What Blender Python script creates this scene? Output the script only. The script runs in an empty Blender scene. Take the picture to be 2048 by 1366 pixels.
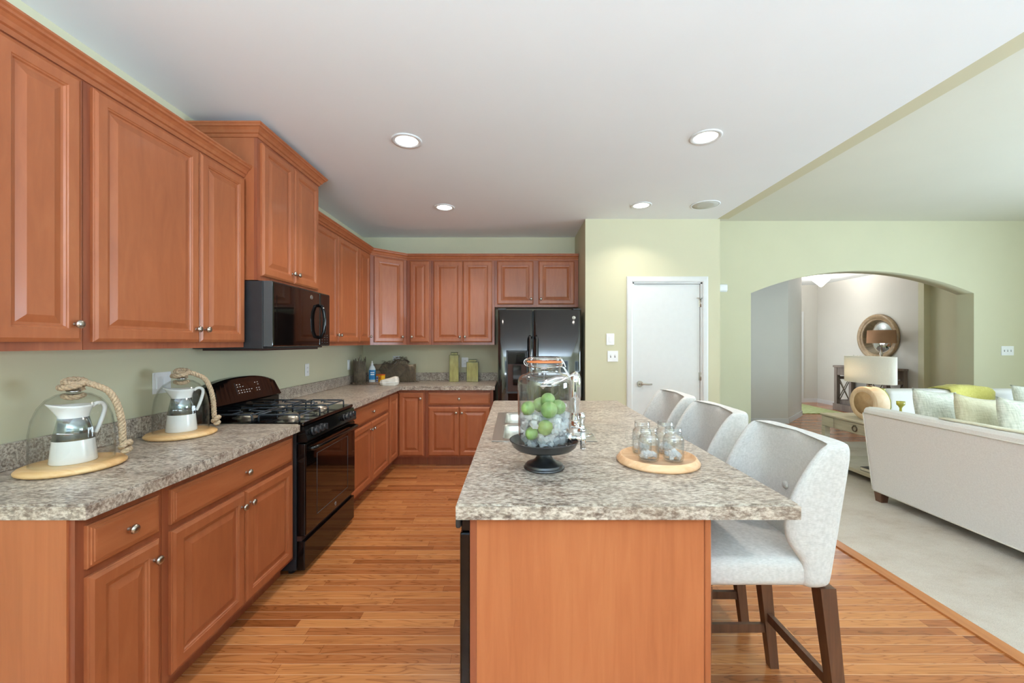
import bpy, bmesh, math, random
from mathutils import Vector, Matrix, noise
PI = math.pi
random.seed(7)
C = bpy.context.scene.collection
SC = bpy.context.scene

# ---------------------------------------------------------------- camera
cam_d = bpy.data.cameras.new('camera')
cam_d.sensor_width = 36.0
cam_d.lens = 812.0 / 2048.0 * 36.0
cam_d.shift_x = -6.0 / 2048.0
cam_d.shift_y = 2.0 / 2048.0
cam_d.clip_start = 0.05
cam = bpy.data.objects.new('camera', cam_d)
cam.location = (0, 0, 1.40)
cam.rotation_euler = (PI / 2, 0, 0)
C.objects.link(cam)
SC.camera = cam

# ---------------------------------------------------------------- exposure
SC.view_settings.view_transform = 'Standard'
SC.view_settings.look = 'None'
SC.view_settings.exposure = 0.30
SC.view_settings.gamma = 1.0
SC.view_settings.use_curve_mapping = False
SC.cycles.max_bounces = 12
SC.cycles.diffuse_bounces = 6
SC.cycles.glossy_bounces = 4
SC.cycles.transmission_bounces = 8
SC.cycles.transparent_max_bounces = 24
SC.cycles.caustics_reflective = False
SC.cycles.caustics_refractive = False
SC.cycles.sample_clamp_indirect = 6.0

# ---------------------------------------------------------------- sky
W = bpy.data.worlds.new('world')
SC.world = W
W.use_nodes = True
_n = W.node_tree.nodes
_n.clear()
_o = _n.new('ShaderNodeOutputWorld')
_b = _n.new('ShaderNodeBackground')
_s = _n.new('ShaderNodeTexSky')
_s.sky_type = 'NISHITA'
_s.sun_disc = False
_s.sun_elevation = math.radians(48)
_s.sun_rotation = math.radians(20)
_b.inputs['Strength'].default_value = 0.16
W.node_tree.links.new(_s.outputs[0], _b.inputs[0])
W.node_tree.links.new(_b.outputs[0], _o.inputs[0])

def area(name, loc, rot, sx, sy, power, col=(1, 1, 1), shape='RECTANGLE', parent=None, spread=PI):
    d = bpy.data.lights.new(name, 'AREA')
    d.shape = shape
    d.size = sx
    d.size_y = sy
    d.energy = power
    d.color = col
    d.spread = spread
    o = bpy.data.objects.new(name, d)
    o.location = loc
    o.rotation_euler = rot
    C.objects.link(o)
    if parent:
        o.parent = parent
    return o

DAY = (0.67, 0.835, 1.0)
# daylight coming in through the windows of the rear wall (behind the camera) and of the right wall
area('daylight_kitchen', (0.2, -2.98, 1.30), (PI / 2 + 1.50, 0, 0), 3.4, 2.3, 800, DAY)
area('daylight_living', (4.75, -2.98, 1.40), (PI / 2 + 1.50, 0, 0), 3.3, 2.1, 420, DAY)
area('daylight_side', (7.98, 2.0, 1.45), (PI / 2 + 0.25, 0, PI / 2), 2.8, 1.9, 330, DAY)
area('fill_hall', (5.30, 8.6, 1.15), (PI / 2, 0, -PI / 2 - 0.45), 1.25, 2.0, 22, (0.9, 0.95, 1.0))  # unseen fill light, added to brighten the hall beyond the arch

# ---------------------------------------------------------------- colour + material helpers
def L(r, g=None, b=None):
    if g is None:
        h = r.lstrip('#')
        r, g, b = [int(h[i:i + 2], 16) for i in (0, 2, 4)]
    f = lambda c: (c / 255 / 12.92) if c / 255 <= 0.04045 else ((c / 255 + 0.055) / 1.055) ** 2.4
    return (f(r), f(g), f(b), 1.0)

def newmat(name):
    m = bpy.data.materials.new(name)
    m.use_nodes = True
    nt = m.node_tree
    return m, nt, nt.nodes['Principled BSDF']

def N(nt, typ, **kw):
    n = nt.nodes.new(typ)
    for k, v in kw.items():
        if k.startswith('i_'):
            key = k[2:]
            n.inputs[int(key) if key.isdigit() else key].default_value = v
        else:
            setattr(n, k, v)
    return n

def LK(nt, a, b):
    nt.links.new(a, b)

def coords(nt, scale=(1, 1, 1), kind='Object', loc=(0, 0, 0), rot=(0, 0, 0)):
    tc = N(nt, 'ShaderNodeTexCoord')
    mp = N(nt, 'ShaderNodeMapping')
    mp.inputs['Scale'].default_value = scale
    mp.inputs['Location'].default_value = loc
    mp.inputs['Rotation'].default_value = rot
    LK(nt, tc.outputs[kind], mp.inputs[0])
    return mp.outputs[0]

def ramp(nt, fac, stops, interp='LINEAR'):
    r = N(nt, 'ShaderNodeValToRGB')
    r.color_ramp.interpolation = interp
    el = r.color_ramp.elements
    el[0].position, el[0].color = stops[0]
    el[1].position, el[1].color = stops[-1]
    for p, c in stops[1:-1]:
        e = el.new(p)
        e.color = c
    LK(nt, fac, r.inputs[0])
    return r.outputs[0]

def mixc(nt, fac, a, b, mode='MIX'):
    m = N(nt, 'ShaderNodeMix', data_type='RGBA', blend_type=mode)
    for sock, v in ((m.inputs[0], fac), (m.inputs[6], a), (m.inputs[7], b)):
        if hasattr(v, 'links'):
            LK(nt, v, sock)
        else:
            sock.default_value = v
    return m.outputs[2]

def math_n(nt, op, a, b=0.0):
    m = N(nt, 'ShaderNodeMath', operation=op)
    for sock, v in ((m.inputs[0], a), (m.inputs[1], b)):
        if hasattr(v, 'links'):
            LK(nt, v, sock)
        else:
            sock.default_value = v
    return m.outputs[0]

def bump(nt, b, height, strength=0.2, dist=0.002):
    n = N(nt, 'ShaderNodeBump')
    n.inputs['Strength'].default_value = strength
    n.inputs['Distance'].default_value = dist
    LK(nt, height, n.inputs['Height'])
    LK(nt, n.outputs[0], b.inputs['Normal'])

def plain(name, col, rough=0.5, metal=0.0, var=0.06, scale=18.0, spec=0.5, coat=0.0, bmp=0.0, sheen=0.0, stretch=(1, 1, 1)):
    """one colour with a slight procedural mottling"""
    m, nt, b = newmat(name)
    v = coords(nt, tuple(scale * s for s in stretch))
    nz = N(nt, 'ShaderNodeTexNoise', i_Scale=1.0, i_Detail=3.0)
    LK(nt, v, nz.inputs['Vector'])
    lo = tuple(c * (1 - var) for c in col[:3]) + (1,)
    hi = tuple(min(1, c * (1 + var)) for c in col[:3]) + (1,)
    LK(nt, ramp(nt, nz.outputs[0], [(0.3, lo), (0.7, hi)]), b.inputs['Base Color'])
    b.inputs['Roughness'].default_value = rough
    b.inputs['Metallic'].default_value = metal
    b.inputs['Specular IOR Level'].default_value = spec
    b.inputs['Coat Weight'].default_value = coat
    b.inputs['Coat Roughness'].default_value = 0.05
    if sheen:
        b.inputs['Sheen Weight'].default_value = sheen
    if bmp:
        bump(nt, b, nz.outputs[0], bmp)
    return m

def wood(name, dark, mid, light, grain=(26, 26, 1.6), rough=0.34, coat=0.15, kind='Object', contrast=1.0, rings=False):
    m, nt, b = newmat(name)
    v = coords(nt, grain, kind)
    n1 = N(nt, 'ShaderNodeTexNoise', i_Scale=1.0, i_Detail=5.0, i_Roughness=0.6, i_Distortion=0.6)
    LK(nt, v, n1.inputs['Vector'])
    v2 = coords(nt, tuple(g * 0.09 for g in grain), kind)
    n2 = N(nt, 'ShaderNodeTexNoise', i_Scale=1.0, i_Detail=2.0)
    LK(nt, v2, n2.inputs['Vector'])
    f = math_n(nt, 'ADD', math_n(nt, 'MULTIPLY', n1.outputs[0], 0.55 * contrast), math_n(nt, 'MULTIPLY', n2.outputs[0], 1 - 0.55 * contrast))
    col = ramp(nt, f, [(0.32, dark), (0.5, mid), (0.68, light)])
    LK(nt, col, b.inputs['Base Color'])
    b.inputs['Roughness'].default_value = rough
    b.inputs['Coat Weight'].default_value = coat
    b.inputs['Coat Roughness'].default_value = 0.15
    return m

def fabric(name, c1, c2, weave=420.0, rough=0.95, bmp=0.25, blot=0.5):
    m, nt, b = newmat(name)
    va = coords(nt, (weave, weave * 0.12, weave * 0.12))
    vb = coords(nt, (weave * 0.12, weave * 0.12, weave))
    na = N(nt, 'ShaderNodeTexNoise', i_Scale=1.0, i_Detail=2.0)
    nb = N(nt, 'ShaderNodeTexNoise', i_Scale=1.0, i_Detail=2.0)
    LK(nt, va, na.inputs['Vector'])
    LK(nt, vb, nb.inputs['Vector'])
    f = math_n(nt, 'MULTIPLY', math_n(nt, 'ADD', na.outputs[0], nb.outputs[0]), 0.5)
    col = ramp(nt, f, [(0.36, c1), (0.64, c2)])
    LK(nt, col, b.inputs['Base Color'])
    b.inputs['Roughness'].default_value = rough
    b.inputs['Specular IOR Level'].default_value = 0.2
    b.inputs['Sheen Weight'].default_value = 0.15
    bump(nt, b, f, bmp, 0.001)
    return m

def glass(name, tint=(0.985, 0.992, 0.988, 1), edge=1.0, rough=0.02):
    """thin clear glass: see-through with a fresnel reflection on each face"""
    m, nt, b = newmat(name)
    nt.nodes.remove(b)
    out = nt.nodes['Material Output']
    tr = N(nt, 'ShaderNodeBsdfTransparent')
    gl = N(nt, 'ShaderNodeBsdfGlossy')
    gl.inputs['Roughness'].default_value = rough
    lw = N(nt, 'ShaderNodeLayerWeight')
    lw.inputs['Blend'].default_value = 0.5
    nz = N(nt, 'ShaderNodeTexNoise', i_Scale=9.0, i_Detail=1.0)
    LK(nt, coords(nt), nz.inputs['Vector'])
    tcol = ramp(nt, lw.outputs['Facing'], [(0.0, tint), (0.8, tuple(c * 0.97 for c in tint[:3]) + (1,)), (1.0, tuple(c * 0.82 for c in tint[:3]) + (1,))])
    LK(nt, tcol, tr.inputs['Color'])
    sch = math_n(nt, 'ADD', math_n(nt, 'MULTIPLY', math_n(nt, 'POWER', lw.outputs['Facing'], 5.0), 0.6), 0.035)
    bp = N(nt, 'ShaderNodeBump')
    bp.inputs['Strength'].default_value = 0.06
    bp.inputs['Distance'].default_value = 0.01
    LK(nt, nz.outputs[0], bp.inputs['Height'])
    LK(nt, bp.outputs[0], gl.inputs['Normal'])
    mx = N(nt, 'ShaderNodeMixShader')
    LK(nt, math_n(nt, 'MULTIPLY', sch, edge), mx.inputs[0])
    LK(nt, tr.outputs[0], mx.inputs[1])
    LK(nt, gl.outputs[0], mx.inputs[2])
    LK(nt, mx.outputs[0], out.inputs[0])
    return m

def emit(name, col, strength):
    m, nt, b = newmat(name)
    b.inputs['Base Color'].default_value = (0.8, 0.8, 0.8, 1)
    b.inputs['Emission Color'].default_value = col
    b.inputs['Emission Strength'].default_value = strength
    return m

M = {}
M['cab'] = wood('cherry_wood', L('985533'), L('a45e39'), L('ad6942'), grain=(22, 22, 4), rough=0.40, coat=0.12)
M['cab_h'] = wood('cherry_wood_drawer', L('985533'), L('a45e39'), L('ad6942'), grain=(4, 22, 22), rough=0.40, coat=0.12)
M['cab_frame'] = wood('cherry_frame', L('7d4028'), L('925034'), L('a05c3c'), grain=(30, 30, 2.0), rough=0.4, coat=0.2)
M['laminate'] = wood('cherry_laminate', L('a66039'), L('b26a41'), L('bb7549'), grain=(34, 34, 2.4), rough=0.42, coat=0.1)
M['kick'] = plain('dark_kick', L('3a2018'), 0.7)
M['nickel'] = plain('brushed_nickel', L('b8b2a8'), 0.28, 1.0, var=0.04)
M['chrome'] = plain('chrome', L('e4e6e8'), 0.06, 1.0, var=0.02)
M['steel'] = plain('brushed_steel', L('d2cfc8'), 0.36, 1.0, var=0.06, scale=60, stretch=(1, 0.04, 1))
M['black_gloss'] = plain('black_enamel', L('0b0b0c'), 0.09, 0.0, var=0.2, spec=0.38, coat=0.1)
M['fridge_black'] = plain('black_fridge_enamel', L('101112'), 0.07, 0.0, var=0.1, spec=0.7, coat=0.7)
M['black_satin'] = plain('black_satin', L('2a2c2f'), 0.38, 0.0, var=0.12)
M['black_glass'] = plain('black_glass', L('0e0a09'), 0.04, 0.0, var=0.2, spec=0.55, coat=0.2)
M['iron'] = plain('cast_iron_grate', L('3b4148'), 0.5, 0.2, var=0.2, scale=60)
M['burner'] = plain('burner_cap', L('b9b4a6'), 0.3, 0.9, var=0.06)
M['wall'] = plain('sage_paint', L('cbc8ac'), 0.75, var=0.012, scale=3, spec=0.3)
M['wall_beige'] = plain('beige_paint', L('cfccc4'), 0.75, var=0.012, scale=3, spec=0.3)
M['ceil'] = plain('ceiling_paint', L('e8ecee'), 0.9, var=0.01, scale=2, spec=0.2)
M['ceil2'] = plain('ceiling_paint_cream', L('d8d6ca'), 0.9, var=0.01, scale=2, spec=0.2)
M['white'] = plain('white_trim_paint', L('d6d8d8'), 0.4, var=0.015)
M['plastic'] = plain('white_plastic', L('eceef0'), 0.35, var=0.015)
M['slot'] = plain('dark_slot', L('55565a'), 0.6)
M['gasket'] = plain('grey_gasket', L('4a4d4f'), 0.6)
M['ceramic'] = plain('white_ceramic', L('ebebea'), 0.18, var=0.01, coat=0.3)
M['mirrorband'] = plain('silver_glaze', L('8b9496'), 0.16, 1.0, var=0.05)
M['rope'] = plain('jute_rope', L('b9a285'), 0.95, var=0.25, scale=160, bmp=0.5)
M['pine'] = wood('pine_board', L('c9975c'), L('ddb27a'), L('e9c795'), grain=(3, 40, 40), rough=0.5, coat=0.05)
M['beech'] = wood('beech_tray', L('d5a071'), L('e6b88c'), L('f0cba6'), grain=(4, 50, 50), rough=0.5, coat=0.05)
M['pewter'] = plain('dark_pewter', L('55575a'), 0.3, 0.85, var=0.12)
M['lime'] = plain('lime_peel', L('86a762'), 0.38, var=0.16, scale=50, coat=0.2, bmp=0.15)
M['orange_rubber'] = plain('orange_rubber', L('e2854f'), 0.5)
M['glass'] = glass('clear_glass')
M['glass_thick'] = glass('thick_clear_glass', (0.985, 0.992, 0.99, 1), 2.4)
M['glass_green'] = plain('green_glass_glaze', L('a09c62'), 0.12, var=0.22, scale=22, coat=0.5, stretch=(1, 1, 0.35))
M['glass_edge'] = plain('dark_green_edge', L('4f5a34'), 0.3)
M['linen'] = fabric('grey_linen', L('b9b8b5'), L('cfcecb'), weave=600)
M['linen_button'] = fabric('grey_linen_button', L('adaca8'), L('c4c3c0'))
M['sofa'] = fabric('oatmeal_weave', L('dcdad8'), L('e9e8e6'), weave=900, bmp=0.1)
M['welt'] = plain('sofa_welt', L('dedbd4'), 0.9)
M['pillow_grey'] = fabric('speckled_weave', L('b9bcae'), L('e4e5da'), weave=150, bmp=0.5)
M['pillow_tan'] = fabric('sand_weave', L('c6bf9f'), L('dfdac0'), weave=170, bmp=0.4)
M['throw'] = fabric('yellow_knit', L('c5bd5e'), L('ddd584'), weave=260, bmp=0.4)
M['throw_cream'] = fabric('cream_knit', L('d8d4bb'), L('efecd8'), weave=200, bmp=0.5)
M['walnut'] = wood('dark_walnut', L('3e2619'), L('5a3a28'), L('6f4b34'), grain=(40, 40, 3), rough=0.42)
M['weathered'] = wood('weathered_oak', L('a09783'), L('b9b09b'), L('cbc3af'), grain=(3, 3, 60), rough=0.7, coat=0)
M['greywood'] = wood('grey_barn_wood', L('5c5049'), L('74675e'), L('8a7c72'), grain=(50, 50, 3), rough=0.7, coat=0)
M['mirror_frame'] = wood('bronzed_wood', L('7a6248'), L('98805f'), L('b39b78'), grain=(20, 20, 20), rough=0.35)
M['mirror'] = plain('mirror_glass', L('e6eef0'), 0.02, 1.0, var=0.01)
M['bark'] = wood('pale_birch', L('e0bb94'), L('ecd0ae'), L('f3dfc6'), grain=(8, 30, 8), rough=0.6, coat=0)
M['logface'] = wood('log_heart', L('a5845f'), L('bd9b73'), L('cbb08c'), grain=(20, 14, 14), rough=0.6, coat=0)
M['leaf'] = plain('green_leaf', L('4c6638'), 0.5, var=0.3, scale=40)
M['paper'] = plain('paper_pages', L('e6dfcf'), 0.8, var=0.08, scale=200, stretch=(0.1, 0.1, 1))
M['bookblack'] = plain('black_book_cover', L('2b2b2d'), 0.5)
M['bookgrey'] = plain('charcoal_book_cover', L('3e3a38'), 0.5)
M['bronze'] = plain('aged_bronze', L('6f6455'), 0.4, 0.8)
M['olive_ceramic'] = plain('olive_ceramic', L('a3a145'), 0.25, var=0.15, coat=0.4)
M['grille'] = plain('speaker_grille', L('c4c6bd'), 0.9, var=0.05, scale=300)
M['label_blue'] = plain('blue_label', L('1d7ab0'), 0.4, var=0.25, scale=40)
M['label_navy'] = plain('navy_print', L('28368a'), 0.4)
M['label_white'] = plain('white_print', L('f2f2f2'), 0.4)
M['yellow_card'] = plain('yellow_card', L('e9ad1c'), 0.5)
M['orange_card'] = plain('orange_card', L('d95f24'), 0.5)
M['frost'] = plain('frosted_plastic', L('d4dce0'), 0.25, var=0.05)
M['driftwood'] = wood('driftwood', L('6e5f52'), L('8c7b6b'), L('a69582'), grain=(40, 40, 3), rough=0.8, coat=0)
M['crate'] = wood('painted_crate_board', L('7c6a55'), L('9a8a72'), L('a9a48c'), grain=(4, 40, 30), rough=0.8, coat=0)
M['net'] = plain('brown_netting', L('6a5f50'), 0.9, var=0.3)
M['cardboard'] = plain('white_soap_paper', L('dad5cb'), 0.7, var=0.05)

def lamp_shade(name, col, glow):
    m, nt, b = newmat(name)
    nt.nodes.remove(b)
    out = nt.nodes['Material Output']
    d = N(nt, 'ShaderNodeBsdfDiffuse')
    t = N(nt, 'ShaderNodeBsdfTranslucent')
    nz = N(nt, 'ShaderNodeTexNoise', i_Scale=200.0, i_Detail=1.0)
    LK(nt, coords(nt), nz.inputs['Vector'])
    c = ramp(nt, nz.outputs[0], [(0.3, tuple(x * 0.94 for x in col[:3]) + (1,)), (0.7, col)])
    LK(nt, c, d.inputs[0])
    LK(nt, c, t.inputs[0])
    mx = N(nt, 'ShaderNodeMixShader')
    mx.inputs[0].default_value = glow
    LK(nt, d.outputs[0], mx.inputs[1])
    LK(nt, t.outputs[0], mx.inputs[2])
    LK(nt, mx.outputs[0], out.inputs[0])
    return m

M['shade_white'] = lamp_shade('white_linen_shade', L('f1eee7'), 0.35)
M['shade_tan'] = lamp_shade('tan_linen_shade', L('a98468'), 0.12)
M['frosted'] = emit('lit_frosted_glass', (1.0, 0.93, 0.82, 1), 2.2)
M['downlight'] = emit('lit_downlight_lens', (1.0, 0.93, 0.83, 1), 6.0)

def granite(name, axis_stretch):
    m, nt, b = newmat(name)
    v = coords(nt, (1, 1, 1), 'Object')
    mp = N(nt, 'ShaderNodeMapping')
    mp.inputs['Scale'].default_value = axis_stretch
    LK(nt, v, mp.inputs[0])
    n1 = N(nt, 'ShaderNodeTexNoise', i_Scale=14.0, i_Detail=8.0, i_Roughness=0.72, i_Distortion=0.4)
    n2 = N(nt, 'ShaderNodeTexNoise', i_Scale=85.0, i_Detail=5.0, i_Roughness=0.7)
    n3 = N(nt, 'ShaderNodeTexNoise', i_Scale=30.0, i_Detail=6.0, i_Roughness=0.7, i_Distortion=0.8)
    n4 = N(nt, 'ShaderNodeTexNoise', i_Scale=5.0, i_Detail=4.0)
    for n in (n1, n2, n3, n4):
        LK(nt, mp.outputs[0], n.inputs['Vector'])
    base = ramp(nt, n1.outputs[0], [(0.34, L('574b43')), (0.43, L('7d6f64')), (0.50, L('a39789')), (0.57, L('bfb6a8')), (0.68, L('8c857d'))])
    fleck = ramp(nt, n2.outputs[0], [(0.37, L('352e2b')), (0.43, L('7b6c60')), (0.50, L('b9ada0')), (0.60, L('ece6da'))])
    col = mixc(nt, 0.5, base, fleck)
    spots = ramp(nt, n3.outputs[0], [(0.53, (0, 0, 0, 1)), (0.62, (1, 1, 1, 1))])
    col = mixc(nt, math_n(nt, 'MULTIPLY', spots, 0.55), col, L('5d5049'))
    warm = ramp(nt, n4.outputs[0], [(0.45, (0, 0, 0, 1)), (0.7, (1, 1, 1, 1))])
    col = mixc(nt, math_n(nt, 'MULTIPLY', warm, 0.3), col, L('99806c'))
    LK(nt, col, b.inputs['Base Color'])
    b.inputs['Roughness'].default_value = 0.36
    b.inputs['Specular IOR Level'].default_value = 0.45
    return m

M['granite'] = granite('mottled_laminate_stone', (0.6, 1.35, 1.2))

def oak_floor():
    m, nt, b = newmat('oak_strip_floor')
    tc = N(nt, 'ShaderNodeTexCoord')
    sep = N(nt, 'ShaderNodeSeparateXYZ')
    LK(nt, tc.outputs['Object'], sep.inputs[0])
    x, y = sep.outputs[0], sep.outputs[1]
    rowf = math_n(nt, 'DIVIDE', y, 0.057)
    row = math_n(nt, 'FLOOR', rowf)
    wn = N(nt, 'ShaderNodeTexWhiteNoise', noise_dimensions='1D')
    LK(nt, row, wn.inputs['W'])
    ux = math_n(nt, 'ADD', math_n(nt, 'DIVIDE', x, 0.78), math_n(nt, 'MULTIPLY', wn.outputs[0], 17.3))
    col_i = math_n(nt, 'FLOOR', ux)
    cmb = N(nt, 'ShaderNodeCombineXYZ')
    LK(nt, row, cmb.inputs[0])
    LK(nt, col_i, cmb.inputs[1])
    w2 = N(nt, 'ShaderNodeTexWhiteNoise', noise_dimensions='2D')
    LK(nt, cmb.outputs[0], w2.inputs['Vector'])
    tone = ramp(nt, w2.outputs[0], [(0.0, L('8e5128')), (0.18, L('a9683a')), (0.55, L('b87643')), (1.0, L('c6854f'))])
    # grain
    gv = N(nt, 'ShaderNodeCombineXYZ')
    LK(nt, math_n(nt, 'ADD', math_n(nt, 'MULTIPLY', x, 2.2), math_n(nt, 'MULTIPLY', w2.outputs[0], 90.0)), gv.inputs[0])
    LK(nt, math_n(nt, 'MULTIPLY', y, 26.0), gv.inputs[1])
    LK(nt, math_n(nt, 'MULTIPLY', w2.outputs[0], 40.0), gv.inputs[2])
    wv = N(nt, 'ShaderNodeTexNoise', i_Scale=1.0, i_Detail=1.2, i_Roughness=0.5, i_Distortion=0.5)
    LK(nt, gv.outputs[0], wv.inputs['Vector'])
    rings = math_n(nt, 'FRACT', math_n(nt, 'MULTIPLY', wv.outputs[0], 9.0))
    line = ramp(nt, rings, [(0.0, (0.52, 0.44, 0.37, 1)), (0.24, (0.94, 0.93, 0.92, 1)), (0.6, (1.06, 1.06, 1.06, 1)), (1.0, (0.9, 0.88, 0.86, 1))])
    col = mixc(nt, 0.85, tone, line, 'MULTIPLY')
    # joints; row joints coloured pale, imitating the glint along bevelled board edges
    fy = math_n(nt, 'FRACT', rowf)
    fx = math_n(nt, 'FRACT', ux)
    gy = math_n(nt, 'LESS_THAN', fy, 0.035)
    gx = math_n(nt, 'LESS_THAN', fx, 0.003)
    gap = math_n(nt, 'MAXIMUM', gy, gx)
    col = mixc(nt, math_n(nt, 'MULTIPLY', gx, 0.6), col, L('6b3a1e'))
    col = mixc(nt, math_n(nt, 'MULTIPLY', gy, 0.75), col, L('e6c29c'))
    LK(nt, col, b.inputs['Base Color'])
    b.inputs['Roughness'].default_value = 0.26
    b.inputs['Coat Weight'].default_value = 0.3
    b.inputs['Coat Roughness'].default_value = 0.12
    bump(nt, b, math_n(nt, 'SUBTRACT', 1.0, gap), 0.15, 0.001)
    return m

M['oak'] = oak_floor()
M['oak_edge'] = wood('oak_edge_strip', L('a5653a'), L('b5733f'), L('c4854f'), grain=(40, 2.5, 40), rough=0.3)

def carpet():
    m, nt, b = newmat('cut_pile_carpet')
    n1 = N(nt, 'ShaderNodeTexNoise', i_Scale=220.0, i_Detail=3.0)
    n2 = N(nt, 'ShaderNodeTexNoise', i_Scale=2.2, i_Detail=6.0, i_Roughness=0.7, i_Distortion=0.0)
    v = coords(nt, (1, 1.6, 1))
    LK(nt, v, n1.inputs['Vector'])
    LK(nt, v, n2.inputs['Vector'])
    c1 = ramp(nt, n2.outputs[0], [(0.32, L('bcb1a4')), (0.46, L('c9c0b5')), (0.6, L('cfc8be'))])
    c2 = ramp(nt, n1.outputs[0], [(0.3, (0.8, 0.8, 0.8, 1)), (0.7, (1.08, 1.08, 1.08, 1))])
    LK(nt, mixc(nt, 1.0, c1, c2, 'MULTIPLY'), b.inputs['Base Color'])
    b.inputs['Roughness'].default_value = 1.0
    b.inputs['Specular IOR Level'].default_value = 0.1
    bump(nt, b, n1.outputs[0], 0.6, 0.004)
    return m

M['carpet'] = carpet()

def rug():
    m, nt, b = newmat('green_patterned_rug')
    v = coords(nt, (1, 1, 1))
    w = N(nt, 'ShaderNodeTexWave', wave_type='BANDS', bands_direction='DIAGONAL', i_Scale=5.0, i_Distortion=6.0, i_Detail=2.0)
    LK(nt, v, w.inputs['Vector'])
    LK(nt, ramp(nt, w.outputs[0], [(0.2, L('8f9a5e')), (0.6, L('a9b27a')), (0.9, L('c3c79a'))]), b.inputs['Base Color'])
    b.inputs['Roughness'].default_value = 1.0
    return m

M['rug'] = rug()

def ice_mat():
    m, nt, b = newmat('crushed_ice')
    out = nt.nodes['Material Output']
    nz = N(nt, 'ShaderNodeTexNoise', i_Scale=60.0, i_Detail=2.0)
    LK(nt, coords(nt), nz.inputs['Vector'])
    LK(nt, ramp(nt, nz.outputs[0], [(0.3, L('e9eef2')), (0.7, L('fdfeff'))]), b.inputs['Base Color'])
    b.inputs['Roughness'].default_value = 0.12
    tl = N(nt, 'ShaderNodeBsdfTranslucent')
    tl.inputs[0].default_value = (0.93, 0.96, 1.0, 1)
    tr = N(nt, 'ShaderNodeBsdfTransparent')
    m1 = N(nt, 'ShaderNodeMixShader'); m1.inputs[0].default_value = 0.3
    LK(nt, b.outputs[0], m1.inputs[1]); LK(nt, tl.outputs[0], m1.inputs[2])
    m2 = N(nt, 'ShaderNodeMixShader'); m2.inputs[0].default_value = 0.35
    LK(nt, m1.outputs[0], m2.inputs[1]); LK(nt, tr.outputs[0], m2.inputs[2])
    LK(nt, m2.outputs[0], out.inputs[0])
    return m

M['ice'] = ice_mat()

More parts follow.
